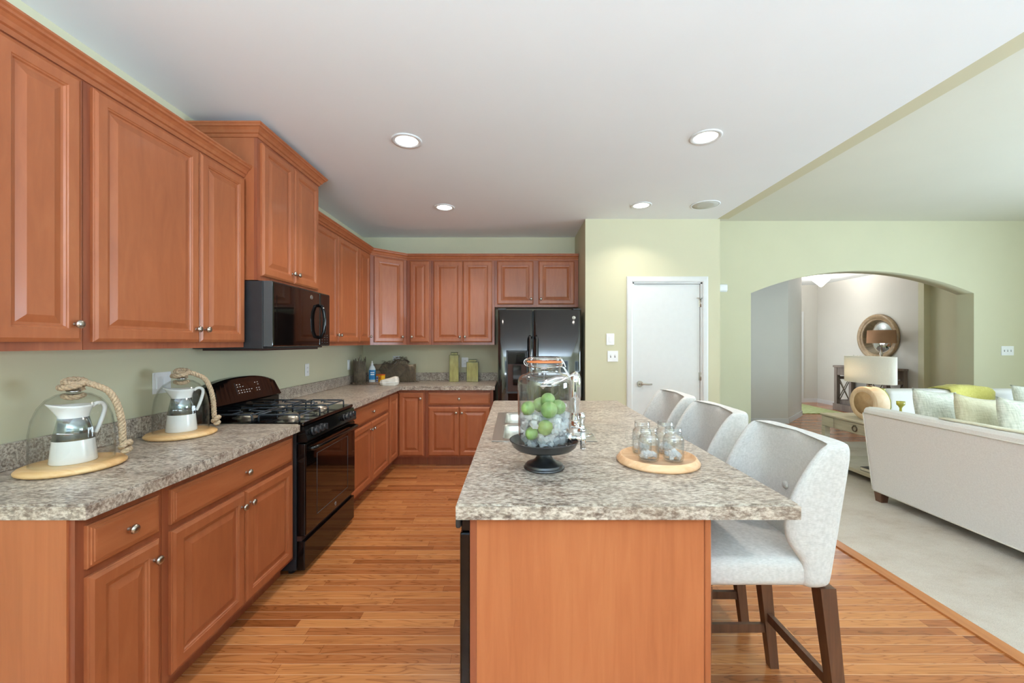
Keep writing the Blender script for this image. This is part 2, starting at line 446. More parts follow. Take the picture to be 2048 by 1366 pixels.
# ---------------------------------------------------------------- mesh builder
class MB:
    def __init__(s):
        s.bm = bmesh.new()
        s.T = Matrix.Identity(4)

    def v(s, p):
        return s.bm.verts.new(s.T @ Vector(p))

    def f(s, vs, smooth=False):
        try:
            f = s.bm.faces.new(vs)
            f.smooth = smooth
            return f
        except ValueError:
            return None

    def box(s, x0, x1, y0, y1, z0, z1, bev=0.0, seg=2, smooth=False):
        x0, x1 = sorted((x0, x1)); y0, y1 = sorted((y0, y1)); z0, z1 = sorted((z0, z1))
        t = bmesh.new()
        vs = [t.verts.new(p) for p in ((x0, y0, z0), (x1, y0, z0), (x1, y1, z0), (x0, y1, z0), (x0, y0, z1), (x1, y0, z1), (x1, y1, z1), (x0, y1, z1))]
        for q in ((0, 3, 2, 1), (4, 5, 6, 7), (0, 1, 5, 4), (1, 2, 6, 5), (2, 3, 7, 6), (3, 0, 4, 7)):
            t.faces.new([vs[i] for i in q])
        if bev:
            bmesh.ops.bevel(t, geom=list(t.edges), offset=bev, segments=seg, affect='EDGES', profile=0.5)
        s.merge(t, smooth)

    def merge(s, t, smooth=False):
        t.verts.index_update()
        mp = [s.v(v.co) for v in t.verts]
        for f in t.faces:
            s.f([mp[v.index] for v in f.verts], smooth or f.smooth)
        t.free()

    def prism(s, poly, z0, z1, smooth=False):
        """poly: ccw list of (x,y) in the local xy plane, extruded in z"""
        a = [s.v((x, y, z0)) for x, y in poly]
        b = [s.v((x, y, z1)) for x, y in poly]
        n = len(poly)
        s.f(a[::-1]); s.f(b)
        for i in range(n):
            s.f([a[i], a[(i + 1) % n], b[(i + 1) % n], b[i]], smooth)

    def loft(s, loops, cap=True, closed=True, smooth=True):
        vs = [[s.v(p) for p in lp] for lp in loops]
        n = len(loops[0])
        for i in range(len(vs) - 1):
            for j in range(n if closed else n - 1):
                k = (j + 1) % n
                s.f([vs[i][j], vs[i][k], vs[i + 1][k], vs[i + 1][j]], smooth)
        if cap:
            s.f(vs[0][::-1]); s.f(vs[-1])

    def lathe(s, prof, n=32, cx=0, cy=0, sx=1.0, sy=1.0, smooth=True):
        """prof: (r, z) list, bottom to top along the outside"""
        rings = []
        for r, z in prof:
            if r < 1e-5:
                rings.append([s.v((cx, cy, z))])
            else:
                rings.append([s.v((cx + r * sx * math.cos(2 * PI * i / n), cy + r * sy * math.sin(2 * PI * i / n), z)) for i in range(n)])
        for a, b in zip(rings, rings[1:]):
            if len(a) == 1 and len(b) == 1:
                continue
            for i in range(n):
                k = (i + 1) % n
                if len(a) == 1:
                    s.f([a[0], b[k], b[i]], smooth)
                elif len(b) == 1:
                    s.f([a[i], a[k], b[0]], smooth)
                else:
                    s.f([a[i], a[k], b[k], b[i]], smooth)

    def cyl(s, p, q, r, r2=None, n=16, smooth=True, cap=True):
        s.tube([p, q], [r, r if r2 is None else r2], n, smooth, cap)

    def tube(s, pts, r, n=8, smooth=True, cap=True, closed=False):
        pts = [Vector(p) for p in pts]
        m = len(pts)
        rs = r if isinstance(r, (list, tuple)) else [r] * m
        tans = []
        for i in range(m):
            if closed:
                d = pts[(i + 1) % m] - pts[i - 1]
            else:
                d = pts[min(i + 1, m - 1)] - pts[max(i - 1, 0)]
            tans.append(d.normalized() if d.length > 1e-9 else Vector((0, 0, 1)))
        up = Vector((0, 0, 1)) if abs(tans[0].z) < 0.9 else Vector((1, 0, 0))
        u = tans[0].cross(up).normalized()
        loops = []
        for i in range(m):
            u = (u - tans[i] * u.dot(tans[i]))
            u = u.normalized() if u.length > 1e-6 else tans[i].orthogonal().normalized()
            w = tans[i].cross(u)
            loops.append([pts[i] + (u * math.cos(2 * PI * k / n) + w * math.sin(2 * PI * k / n)) * rs[i] for k in range(n)])
        if closed:
            loops.append(loops[0])
        s.loft(loops, cap=cap and not closed, smooth=smooth)

    def build(s, name, mat, parent=None, loc=(0, 0, 0), rotz=0.0, sub=0, recalc=True):
        if recalc:
            bmesh.ops.recalc_face_normals(s.bm, faces=list(s.bm.faces))
        me = bpy.data.meshes.new(name)
        s.bm.to_mesh(me)
        s.bm.free()
        o = bpy.data.objects.new(name, me)
        C.objects.link(o)
        if mat is not None:
            me.materials.append(M[mat] if isinstance(mat, str) else mat)
        if parent is not None:
            o.parent = parent
        o.location = loc
        o.rotation_euler = (0, 0, rotz)
        if sub:
            md = o.modifiers.new('smooth', 'SUBSURF')
            md.levels = sub
            md.render_levels = sub
        return o

def tag(o, label, cat, group=None, kind=None):
    o['label'] = label
    o['category'] = cat
    if group:
        o['group'] = group
    if kind:
        o['kind'] = kind
    return o

def thing(name, label, cat, loc=(0, 0, 0), rotz=0.0, group=None):
    o = bpy.data.objects.new(name, None)
    o.empty_display_size = 0.1
    o.location = loc
    o.rotation_euler = (0, 0, rotz)
    C.objects.link(o)
    return tag(o, label, cat, group)

def copy_tree(o, parent=None):
    kids = [c for c in list(bpy.data.objects) if c.parent is o]
    c = o.copy()
    C.objects.link(c)
    c.parent = parent
    for k in kids:
        copy_tree(k, c)
    return c

def struct(mb, name, mat, **kw):
    o = mb.build(name, mat, **kw)
    if o.parent is None:
        o['kind'] = 'structure'
    return o

def bx(name, mat, parent, *b, bev=0.0, seg=2, smooth=False, sub=0):
    m = MB()
    m.box(*b, bev=bev, seg=seg, smooth=smooth)
    return m.build(name, mat, parent, sub=sub)

# ================================================================ SETTING
XL, YB, ZC = -1.94, 5.19, 2.743          # left wall, back wall, kitchen ceiling
YP, XP0, XP1 = 4.415, 0.765, 2.13         # pantry front and its sides
YA, ZL = 5.68, 3.10                       # arch wall, living ceiling
XE = 2.27                                 # where wood meets carpet
YR = -2.7                                 # rear wall behind the camera
XR = 7.7                                  # right wall of the living room

m = MB(); m.box(XL, XE, YR, YB, -0.05, 0); struct(m, 'floor', 'oak')
m = MB(); m.box(XE, XR, YR, YA + 0.02, -0.05, 0.008); o = struct(m, 'floor_carpet', 'carpet')
m = MB(); m.box(XE + 0.0, 9.0, YA + 0.02, 9.7, -0.05, 0.0); struct(m, 'floor_hall', 'oak')
m = MB(); m.box(XE - 0.07, XE + 0.004, YR, 4.41, 0.0, 0.0085); struct(m, 'trim_1', 'oak_edge')

m = MB(); m.box(XL - 0.1, 2.20, YR, YB + 0.1, ZC, ZC + 0.08); struct(m, 'ceiling', 'ceil')
m = MB(); m.box(2.3, XR + 0.1, YR, YA + 0.1, ZL, ZL + 0.08); struct(m, 'ceiling_living', 'ceil2')
m = MB(); m.box(2.2, 9.0, YA + 0.1, 9.8, ZC + 0.0, ZC + 0.08); struct(m, 'ceiling_hall', 'ceil')

m = MB(); m.box(XL - 0.1, XL, YR, YB + 0.1, -0.05, ZC); struct(m, 'wall_left', 'wall')
m = MB(); m.box(XL, XP0, YB, YB + 0.1, -0.05, ZC); struct(m, 'wall_back', 'wall')
m = MB(); m.box(XP0, XP0 + 0.1, YP + 0.1, YB + 0.1, -0.05, ZC); struct(m, 'wall_pantry_left', 'wall')
# pantry front with the doorway cut out
DX0, DX1, DZ = 1.275, 2.035, 2.055
m = MB()
m.box(XP0, DX0, YP, YP + 0.1, -0.05, ZC)
m.box(DX1, XP1, YP, YP + 0.1, -0.05, ZC)
m.box(DX0, DX1, YP, YP + 0.1, DZ, ZC)
struct(m, 'wall_pantry', 'wall')
m = MB(); m.box(XP1, XP1 + 0.1, YP, YA + 0.22, -0.05, ZL); struct(m, 'wall_pantry_right', 'wall')
m = MB(); m.box(2.20, 2.32, YR, YP, ZC, ZL); struct(m, 'wall_header', 'wall')

# arch wall
AX0, AX1, AZ0, AZ1 = 3.30, 6.42, 2.09, 2.405
def arch_z(x):
    hw, rise = (AX1 - AX0) / 2, AZ1 - AZ0
    R = (hw * hw + rise * rise) / (2 * rise)
    dx = x - (AX0 + AX1) / 2
    return AZ1 - R + math.sqrt(max(0, R * R - dx * dx))
m = MB()
m.box(XP1 + 0.1, AX0, YA, YA + 0.22, -0.05, ZL)
m.box(AX1, XR + 0.1, YA, YA + 0.22, -0.05, ZL)
nn = 48
xs = [AX0 + (AX1 - AX0) * i / nn for i in range(nn + 1)]
for a, b in zip(xs, xs[1:]):
    za, zb = arch_z(a), arch_z(b)
    fr = [m.v(p) for p in ((a, YA, za), (b, YA, zb), (b, YA, ZL), (a, YA, ZL))]
    bk = [m.v(p) for p in ((a, YA + 0.22, za), (b, YA + 0.22, zb), (b, YA + 0.22, ZL), (a, YA + 0.22, ZL))]
    m.f(fr); m.f(bk[::-1]); m.f([fr[0], bk[0], bk[1], fr[1]], True); m.f([fr[3], fr[2], bk[2], bk[3]])
struct(m, 'wall_arch', 'wall', recalc=False)

# rear and right walls with window openings
def wall_with_holes(name, mat, x0, x1, z1, holes, y, th, rot=False):
    m = MB()
    if rot:
        m.T = Matrix(((0, -1, 0, 0), (1, 0, 0, 0), (0, 0, 1, 0), (0, 0, 0, 1)))
    px = x0
    for a, b, za, zb in holes:
        m.box(px, a, y, y + th, -0.05, z1)
        if za > 0:
            m.box(a, b, y, y + th, -0.05, za)
        m.box(a, b, y, y + th, zb, z1)
        px = b
    m.box(px, x1, y, y + th, -0.05, z1)
    return struct(m, name, mat)

wall_with_holes('wall_rear', 'wall', XL - 0.1, XR + 0.1, ZL, [(-1.5, 1.9, 0.05, 2.45), (3.15, 6.35, 0.5, 2.4)], YR - 0.12, 0.12)
# right wall: local x = world y, local -y = world x
wall_with_holes('wall_right', 'wall', YR, YA + 0.22, ZL, [(0.7, 3.3, 0.6, 2.35)], -XR - 0.1, 0.1, rot=True)

def window(name, w, h, loc, rotz, cols, rows):
    e = bpy.data.objects.new(name, None)
    C.objects.link(e)
    e.location = loc
    e.rotation_euler = (0, 0, rotz)
    e['kind'] = 'structure'
    m = MB()
    t = 0.06
    m.box(-w / 2, -w / 2 + t, -0.04, 0.04, 0, h); m.box(w / 2 - t, w / 2, -0.04, 0.04, 0, h)
    m.box(-w / 2, w / 2, -0.04, 0.04, 0, t); m.box(-w / 2, w / 2, -0.04, 0.04, h - t, h)
    for i in range(1, cols):
        x = -w / 2 + w * i / cols
        m.box(x - 0.025, x + 0.025, -0.035, 0.035, t, h - t)
    for j in range(1, rows):
        z = h * j / rows
        m.box(-w / 2 + t, w / 2 - t, -0.03, 0.03, z - 0.012, z + 0.012)
    m.build('window_frame', 'white', e)
    bx('glass_pane', 'glass', e, -w / 2 + t, w / 2 - t, -0.004, 0.004, t, h - t)

window('window_1', 3.4, 2.40, (0.2, YR - 0.06, 0.05), 0, 2, 1)
window('window_2', 3.2, 1.9, (4.75, YR - 0.06, 0.5), 0, 3, 2)
window('window_3', 2.6, 1.75, (XR + 0.05, 2.0, 0.6), PI / 2, 3, 2)
m = MB(); m.box(-14, 22, -16, YR - 0.2, -0.3, -0.2); o = struct(m, 'ground', plain('lawn_grass', L('6f8a4c'), 1.0, var=0.3, scale=8))

# hall beyond the arch
def wall_run(name, mat, pts, z1, th=0.1, side=1):
    """a wall along a polyline; its thickness goes to the left (side=1) of the walking direction"""
    P = [Vector((x, y)) for x, y in pts]
    off = []
    for i, p in enumerate(P):
        ds = []
        if i > 0: ds.append((P[i] - P[i - 1]).normalized())
        if i < len(P) - 1: ds.append((P[i + 1] - P[i]).normalized())
        ns = [Vector((-d.y, d.x)) for d in ds]
        n = sum(ns, Vector((0, 0))).normalized()
        off.append(p + n * (side * th / max(0.3, n.dot(ns[0]))))
    m = MB()
    for i in range(len(P) - 1):
        q = [P[i], P[i + 1], off[i + 1], off[i]]
        m.prism([(v.x, v.y) for v in q], -0.05, z1)
    return struct(m, name, mat)

wall_run('wall_hall_left', 'wall_beige', [(XP1 + 0.1, 7.02), (4.72, 7.02), (5.50, 7.79), (5.50, 7.95)], ZC)
m = MB(); m.box(5.40, 5.50, 9.25, 9.6, -0.05, ZC); m.box(5.40, 5.50, 7.951, 9.249, 2.2, ZC); struct(m, 'wall_hall_front', 'wall_beige')
window('added_window_4', 1.29, 2.15, (5.45, 8.6, 0.04), PI / 2, 2, 1)  # unseen opening, added to let the hall fill light in
wall_run('wall_hall_back', 'wall_beige', [(5.50, 9.5), (7.08, 9.5), (7.08, 7.131)], ZC)
wall_run('wall_hall_right', 'wall', [(7.08, 7.03), (7.20, 7.03), (7.20, YA + 0.22)], ZC)

def base_run(name, pts, side=-1, h=0.09, t=0.014, z0=0.0):
    o = wall_run(name, 'white', pts, h, th=t, side=side)
    return o
def board(name, x0, x1, y0, y1, z0=0.0, h=0.09):
    m = MB(); m.box(x0, x1, y0, y1, z0, z0 + h); return struct(m, name, 'white')
base_run('baseboard_hall_left', [(XP1 + 0.12, 7.02), (4.72, 7.02), (5.50, 7.79), (5.50, 7.94)])
base_run('baseboard_hall_back', [(5.52, 9.5), (7.08, 9.5), (7.08, 7.05)])
board('baseboard_arch_left', XP1 + 0.1, AX0, YA - 0.014, YA)
board('baseboard_arch_right', AX1, XR, YA - 0.014, YA)
board('baseboard_pantry_right', XP1 + 0.1, XP1 + 0.114, YP, YA - 0.014)
board('baseboard_pantry', XP0, DX0 - 0.08, YP - 0.014, YP)
board('baseboard_left', XL, XL + 0.014, YR, 1.2)
board('baseboard_right', XR - 0.014, XR, YR, YA - 0.014)
m = MB(); m.box(6.66, 6.74, 9.478, 9.5, 0.0, 2.12); struct(m, 'trim_3', 'white')

# pantry door: two raised panels, lever, hinges, casing
def rings_panel(m, u0, u1, z0, z1, prof, y=0.0):
    """nested rectangles; prof = (inset, depth); depth grows toward -y"""
    loops = []
    for ins, d in prof:
        loops.append([(u0 + ins, y - d, z0 + ins), (u1 - ins, y - d, z0 + ins), (u1 - ins, y - d, z1 - ins), (u0 + ins, y - d, z1 - ins)])
    m.loft(loops, cap=True, smooth=False)

e = bpy.data.objects.new('door_1', None); C.objects.link(e); e['kind'] = 'structure'
e.location = ((DX0 + DX1) / 2, YP + 0.012, 0)
dw = (DX1 - DX0) / 2 - 0.022
m = MB()
st = 0.115
m.box(-dw, -dw + st, 0, 0.035, 0.012, 2.035); m.box(dw - st, dw, 0, 0.035, 0.012, 2.035)
for za, zb in ((0.012, 0.24), (0.86, 1.03), (1.90, 2.035)):
    m.box(-dw + st, dw - st, 0, 0.035, za, zb)
for za, zb in ((0.24, 0.86), (1.03, 1.90)):
    rings_panel(m, -dw + st, dw - st, za, zb, [(0, 0), (0.010, -0.008), (0.03, -0.010), (0.055, -0.003), (0.06, -0.002)], 0.0)
m.build('door_slab', 'white', e)
m = MB()
m.cyl((-dw + 0.065, 0, 0.95), (-dw + 0.065, -0.012, 0.95), 0.032, n=24)
m.cyl((-dw + 0.065, -0.01, 0.95), (-dw + 0.065, -0.05, 0.95), 0.011)
m.tube([(-dw + 0.062, -0.048, 0.95), (-dw + 0.10, -0.052, 0.952), (-dw + 0.145, -0.05, 0.948), (-dw + 0.18, -0.048, 0.95)], [0.011, 0.009, 0.008, 0.009], 10)
m.build('door_handle', 'nickel', e)['label'] = 'brushed nickel lever handle'
for z in (0.22, 1.03, 1.83):
    m = MB(); m.cyl((dw + 0.008, -0.008, z - 0.045), (dw + 0.008, -0.008, z + 0.045), 0.008, n=10); m.box(dw - 0.012, dw + 0.018, -0.004, 0.0, z - 0.044, z + 0.044)
    if z > 1.5:
        m.cyl((dw + 0.03, -0.012, z + 0.05), (dw - 0.04, -0.03, z + 0.052), 0.005, n=8)
    m.build('hinge', 'nickel', e)
m = MB()
cw = 0.062
prof = [(0, 0), (0, 0.012), (0.012, 0.018), (0.05, 0.014), (cw, 0.009), (cw, 0)]
X0, X1, Z1 = DX0 - 0.0, DX1 + 0.0, DZ
ins, outs = [], []
path = [(X0, 0.0), (X0, Z1), (X1, Z1), (X1, 0.0)]
loops = []
for i, (px, pz) in enumerate(path):
    sx = -1 if i < 2 else 1
    sz = 0 if i in (0, 3) else 1
    loops.append([(px + sx * a, YP - d, pz + sz * a) for a, d in prof])
m.loft(loops, cap=True, smooth=False)
m.box(X0, X0 + 0.018, YP - 0.002, YP + 0.1, 0, Z1); m.box(X1 - 0.018, X1, YP - 0.002, YP + 0.1, 0, Z1); m.box(X0, X1, YP - 0.002, YP + 0.1, Z1 - 0.016, Z1)
m.box(X0 + 0.018, X1 - 0.018, YP + 0.05, YP + 0.06, 0.0, Z1 - 0.016)
struct(m, 'trim_2', 'white')

# ================================================================ CABINETS
DOOR_PROF = [(0, 0), (0, 0.011), (0.004, 0.013), (0.004, 0.015), (0.010, 0.018), (0.014, 0.020), (0.048, 0.020), (0.051, 0.017), (0.055, 0.0165), (0.059, 0.011), (0.066, 0.010), (0.090, 0.0175), (0.092, 0.018)]
DRAWER_PROF = [(0, 0), (0, 0.010), (0.003, 0.012), (0.008, 0.0125), (0.010, 0.0155), (0.015, 0.016), (0.017, 0.019), (0.022, 0.0195)]

def knob(parent, x, y, z):
    m = MB()
    m.T = Matrix.Translation((x, y, z)) @ Matrix.Rotation(PI / 2, 4, 'X')
    m.lathe([(0.007, -0.002), (0.0068, 0.002), (0.005, 0.006), (0.005, 0.012), (0.009, 0.016), (0.0145, 0.019), (0.016, 0.023), (0.014, 0.028), (0.008, 0.031), (0, 0.032)], 16)
    return m.build('knob', 'nickel', parent)

def door(parent, x0, x1, z0, z1, y, kx=None, kz=None, mat='cab'):
    m = MB()
    w = x1 - x0
    k = min(1.0, w / 0.25)
    rings_panel(m, x0, x1, z0, z1, [(a * k, d) for a, d in DOOR_PROF], y)
    o = m.build('door', mat, parent)
    if kx is not None:
        knob(o, kx, y - 0.018, kz)
    return o

def drawer(parent, x0, x1, z0, z1, y):
    m = MB()
    rings_panel(m, x0, x1, z0, z1, DRAWER_PROF, y)
    o = m.build('drawer', 'cab_h', parent)
    knob(o, (x0 + x1) / 2, y - 0.018, (z0 + z1) / 2)
    return o

def carcass(parent, w, depth, z0, z1, side_mat=None):
    """body with face frame; front of the frame at y=-depth"""
    bx('cabinet_body', 'cab', parent, -w / 2, w / 2, -depth + 0.019, -0.001, z0, z1)
    bx('face_frame', 'cab_frame', parent, -w / 2, w / 2, -depth, -depth + 0.019, z0, z1)

def base_cab(label, loc, rotz, w, depth, doors, drw=True, kick=True, end_panel=None, top=0.866):
    """doors: list of (x0,x1,knob side) in metres from the left edge"""
    e = thing('base_cabinet', label, 'cabinet', loc, rotz, 'cherry base cabinets')
    carcass(e, w, depth, 0.105, top)
    bx('toe_kick', 'cab_frame', e, -w / 2, w / 2, -depth + 0.075, -0.001, 0.001, 0.105)
    y = -depth
    zt = 0.675 if drw else 0.835
    for x0, x1, ks in doors:
        a, b = -w / 2 + x0, -w / 2 + x1
        kx = b - 0.03 if ks > 0 else a + 0.03
        door(e, a, b, 0.125, zt, y, kx, zt - 0.065)
    if drw:
        drawer(e, -w / 2 + doors[0][0], -w / 2 + doors[-1][1], 0.70, 0.835, y)
    if end_panel:
        bx('end_panel', 'laminate', e, -w / 2 - 0.006, -w / 2, -depth + 0.019, -0.001, 0.001, top)['label'] = 'lighter orange wood laminate end panel'
    return e

def wall_cab(label, loc, rotz, w, depth, z0, z1, doors, bot=0.03, top=0.03, side=None):
    e = thing('wall_cabinet', label, 'cabinet', loc, rotz, 'cherry wall cabinets')
    carcass(e, w, depth, z0, z1)
    for x0, x1, ks in doors:
        a, b = -w / 2 + x0, -w / 2 + x1
        kx = b - 0.028 if ks > 0 else a + 0.028
        door(e, a, b, z0 + bot, z1 - top, -depth, kx, z0 + bot + 0.065)
    if side:
        x = side * w / 2
        bx('side_panel', 'cab', e, x, x + side * 0.004, -depth + 0.019, -0.001, z0, z1)
    return e

CROWN = [(0, 0), (0.006, 0), (0.010, 0.010), (0.012, 0.016), (0.020, 0.020), (0.026, 0.034), (0.036, 0.046), (0.044, 0.050), (0.046, 0.058), (0.052, 0.064), (0.052, 0.072), (0, 0.072)]
def sweep(m, path, prof, z):
    """profile (out, up) along a 2D path; 'out' is to the right of the walking direction"""
    P = [Vector(p) for p in path]
    loops = []
    for i, p in enumerate(P):
        ds = []
        if i > 0: ds.append((P[i] - P[i - 1]).normalized())
        if i < len(P) - 1: ds.append((P[i + 1] - P[i]).normalized())
        ns = [Vector((d.y, -d.x)) for d in ds]
        n = sum(ns, Vector((0, 0))).normalized()
        sc = 1 / max(0.3, n.dot(ns[0]))
        loops.append([(p.x + n.x * a * sc, p.y + n.y * a * sc, z + u) for a, u in prof])
    m.loft(loops, cap=True, smooth=False)

# depths (wall to face frame)
BD, UD = 0.61, 0.315
ROT_L = PI / 2
Y0, Y1, Y2, Y3, Y4 = 1.225, 1.525, 2.43, 3.19, 4.246
ymid = lambda a, b: (a + b) / 2
G = 0.002
# left run
base_cab('narrow cherry base cabinet with one drawer over one door, nearest on the left', (XL + 0.001, ymid(Y0, Y1), 0), ROT_L, Y1 - Y0 - G, BD,
         [(0.025, Y1 - Y0 - 0.022, 1)], end_panel=True)
base_cab('wide cherry base cabinet left of the black range, one long drawer over two doors', (XL + 0.001, ymid(Y1, Y2), 0), ROT_L, Y2 - Y1 - G, BD,
         [(0.03, 0.45, 1), (0.454, Y2 - Y1 - 0.03, -1)])
base_cab('cherry base cabinet just beyond the black range, one drawer over two doors', (XL + 0.001, ymid(Y3, Y4), 0), ROT_L, Y4 - Y3 - G, BD,
         [(0.03, 0.523, 1), (0.527, Y4 - Y3 - 0.03, -1)])
# corner base cabinet
XC = -1.006
e = thing('corner_base_cabinet', 'cherry corner base cabinet with two full-height doors meeting in the inner corner', 'cabinet', (XL, YB, 0), 0, 'cherry base cabinets')
fx, fy = BD, -BD
def lpoly(inset, w1, w2):
    return [(0.001, -0.001), (0.001, -w1), (BD - inset, -w1), (BD - inset, -(BD - inset)), (w2, -(BD - inset)), (w2, -0.001)]
m = MB(); m.prism(lpoly(0.0, YB - Y4 - G, XC - XL - G), 0.105, 0.866); m.build('cabinet_body', 'cab_frame', e)
m = MB(); m.prism(lpoly(0.075, YB - Y4 - G, XC - XL - G), 0.001, 0.105); m.build('toe_kick', 'cab_frame', e)
door(e, BD + 0.022, XC - XL - 0.025, 0.125, 0.835, -BD, XC - XL - 0.055, 0.77)
m = MB()
m.T = Matrix.Translation((BD, -BD, 0)) @ Matrix.Rotation(PI / 2, 4, 'Z')
rings_panel(m, -(YB - Y4 - BD) + 0.02, -0.022, 0.125, 0.835, [(a, d) for a, d in DOOR_PROF], 0)
m.build('door', 'cab', e)
# back run
XF0 = -0.245
base_cab('cherry base cabinet left of the refrigerator, one drawer over two doors', (ymid(XC, XF0), YB - 0.001, 0), 0, XF0 - XC - G, BD,
         [(0.03, 0.375, 1), (0.379, XF0 - XC - 0.035, -1)])

# wall cabinets
UZ0, UZ1 = 1.372, 2.405
wall_cab('narrow single-door cherry wall cabinet nearest the camera at the upper left', (XL + 0.001, ymid(Y0, Y1), 0), ROT_L, Y1 - Y0 - G, UD, UZ0, UZ1, [(0.018, Y1 - Y0 - 0.018, 1)])
wall_cab('wide two-door cherry wall cabinet above the two glass cloches', (XL + 0.001, ymid(Y1, Y2), 0), ROT_L, Y2 - Y1 - G, UD, UZ0, UZ1, [(0.025, 0.545, 1), (0.549, Y2 - Y1 - 0.012, -1)])
MZ0, MZ1 = 1.775, 2.64
e = wall_cab('taller, deeper two-door cherry cabinet above the black microwave', (XL + 0.001, ymid(Y2, Y3), 0), ROT_L, Y3 - Y2 - G, 0.395, MZ0, MZ1, [(0.03, 0.379, 1), (0.383, Y3 - Y2 - 0.03, -1)], bot=0.03, top=0.03)
w = Y3 - Y2 - G
m = MB(); sweep(m, [(-w / 2, -0.003), (-w / 2, -0.395), (w / 2, -0.395), (w / 2, -0.003)][::1], [(-a if 0 else a, u) for a, u in CROWN], MZ1 - 0.012)
m.build('crown_moulding', 'cab', e)
YD = 4.55
YN = 4.19
wall_cab('two-door cherry wall cabinet right of the microwave', (XL + 0.001, ymid(Y3, YN), 0), ROT_L, YN - Y3 - G, UD, UZ0, UZ1, [(0.015, 0.495, 1), (0.499, YN - Y3 - 0.008, -1)])
wall_cab('narrow single-door cherry wall cabinet on the left wall beside the diagonal corner cabinet', (XL + 0.001, ymid(YN, YD), 0), ROT_L, YD - YN - G, UD, UZ0, UZ1, [(0.01, YD - YN - 0.05, 1)])
# diagonal corner
XD = -1.30
YU = YB - UD - 0.001
e = thing('wall_cabinet', 'diagonal corner cherry wall cabinet with one door', 'cabinet', (XL, YB, 0), 0, 'cherry wall cabinets')
a1, a2 = (UD + 0.001, YD - YB + G), (XD - XL - G, -UD - 0.001)
m = MB(); m.prism([(0.001, -0.001), (0.001, a1[1]), a1, a2, (a2[0], -0.001)], UZ0, UZ1); m.build('cabinet_body', 'cab_frame', e)
d = Vector((a2[0] - a1[0], a2[1] - a1[1])); ln = d.length; ang = math.atan2(d.y, d.x)
dm = bpy.data.objects.new
m = MB(); m.T = Matrix.Translation((a1[0], a1[1], 0)) @ Matrix.Rotation(ang, 4, 'Z')
rings_panel(m, 0.045, ln - 0.045, UZ0 + 0.03, UZ1 - 0.03, DOOR_PROF, 0)
o = m.build('door', 'cab', e)
m = MB(); kp = Matrix.Translation((a1[0], a1[1], 0)) @ Matrix.Rotation(ang, 4, 'Z') @ Matrix.Translation((ln - 0.072, -0.018, UZ0 + 0.095)) @ Matrix.Rotation(PI / 2, 4, 'X')
m.T = kp
m.lathe([(0.007, -0.002), (0.0068, 0.002), (0.005, 0.006), (0.005, 0.012), (0.009, 0.016), (0.0145, 0.019), (0.016, 0.023), (0.014, 0.028), (0.008, 0.031), (0, 0.032)], 16)
m.build('knob', 'nickel', o)
wall_cab('narrow single-door cherry wall cabinet on the back wall beside the diagonal corner cabinet', (ymid(XD, XC), YB - 0.001, 0), 0, XC - XD - G, UD, UZ0, UZ1, [(0.04, XC - XD - 0.025, -1)])
wall_cab('two-door cherry wall cabinet above the green canisters on the back wall', (ymid(XC, XF0), YB - 0.001, 0), 0, XF0 - XC - G, UD, UZ0, UZ1, [(0.028, 0.375, 1), (0.379, XF0 - XC - 0.03, -1)])
FX1 = XP0 - 0.004
wall_cab('short two-door cherry wall cabinet above the refrigerator', (ymid(XF0, FX1), YB - 0.001, 0), 0, FX1 - XF0 - G, UD, 1.825, UZ1, [(0.03, 0.465, 1), (0.525, FX1 - XF0 - 0.05, -1)])
# crown runs
xf = XL + UD + 0.001
m = MB(); sweep(m, [(xf, Y0), (xf, Y2 - 0.002)], CROWN, UZ1 - 0.02)
tag(m.build('crown_moulding', 'cab'), 'cherry crown moulding along the top of the two nearest left wall cabinets', 'moulding', 'cherry crown mouldings')
m = MB(); sweep(m, [(xf, Y3 + 0.002), (xf, YD - 0.004), (XD + 0.004, YU), (FX1 - 0.002, YU)], CROWN, UZ1 - 0.02)
tag(m.build('crown_moulding', 'cab'), 'long cherry crown moulding running from the microwave around the corner to the refrigerator cabinet', 'moulding', 'cherry crown mouldings')

# ================================================================ COUNTERTOPS
CT0, CT1 = 0.868, 0.914
def counter(name, label, poly, mat='granite', loc=(0, 0, 0), splashes=()):
    m = MB(); m.prism(poly, CT0, CT1)
    bmesh.ops.bevel(m.bm, geom=[e for e in m.bm.edges if abs(e.verts[0].co.z - e.verts[1].co.z) < 1e-6 and e.verts[0].co.z > 0.9], offset=0.006, segments=2, affect='EDGES')
    o = m.build(name, mat)
    tag(o, label, 'countertop')
    for b in splashes:
        bx('backsplash', mat, o, *b, bev=0.003, seg=1)
    return o
XCF = -1.285
counter('countertop', 'brown mottled stone-look countertop under the two cloches left of the range', [(XL + 0.001, 1.215), (XCF, 1.215), (XCF, Y2 - 0.003), (XL + 0.001, Y2 - 0.003)],
        splashes=[(XL + 0.001, XL + 0.021, 1.22, Y2 - 0.004, CT1 + 0.0005, CT1 + 0.102)])
counter('countertop', 'L-shaped brown stone-look countertop in the far corner with the green canisters', [(XL + 0.001, Y3 + 0.003), (XCF, Y3 + 0.003), (XCF, 4.535), (XF0 + 0.02, 4.535), (XF0 + 0.02, YB - 0.001), (XL + 0.001, YB - 0.001)],
        splashes=[(XL + 0.001, XL + 0.021, Y3 + 0.004, YB - 0.022, CT1 + 0.0005, CT1 + 0.102), (XL + 0.001, XF0 + 0.02, YB - 0.021, YB - 0.001, CT1 + 0.0005, CT1 + 0.102)])

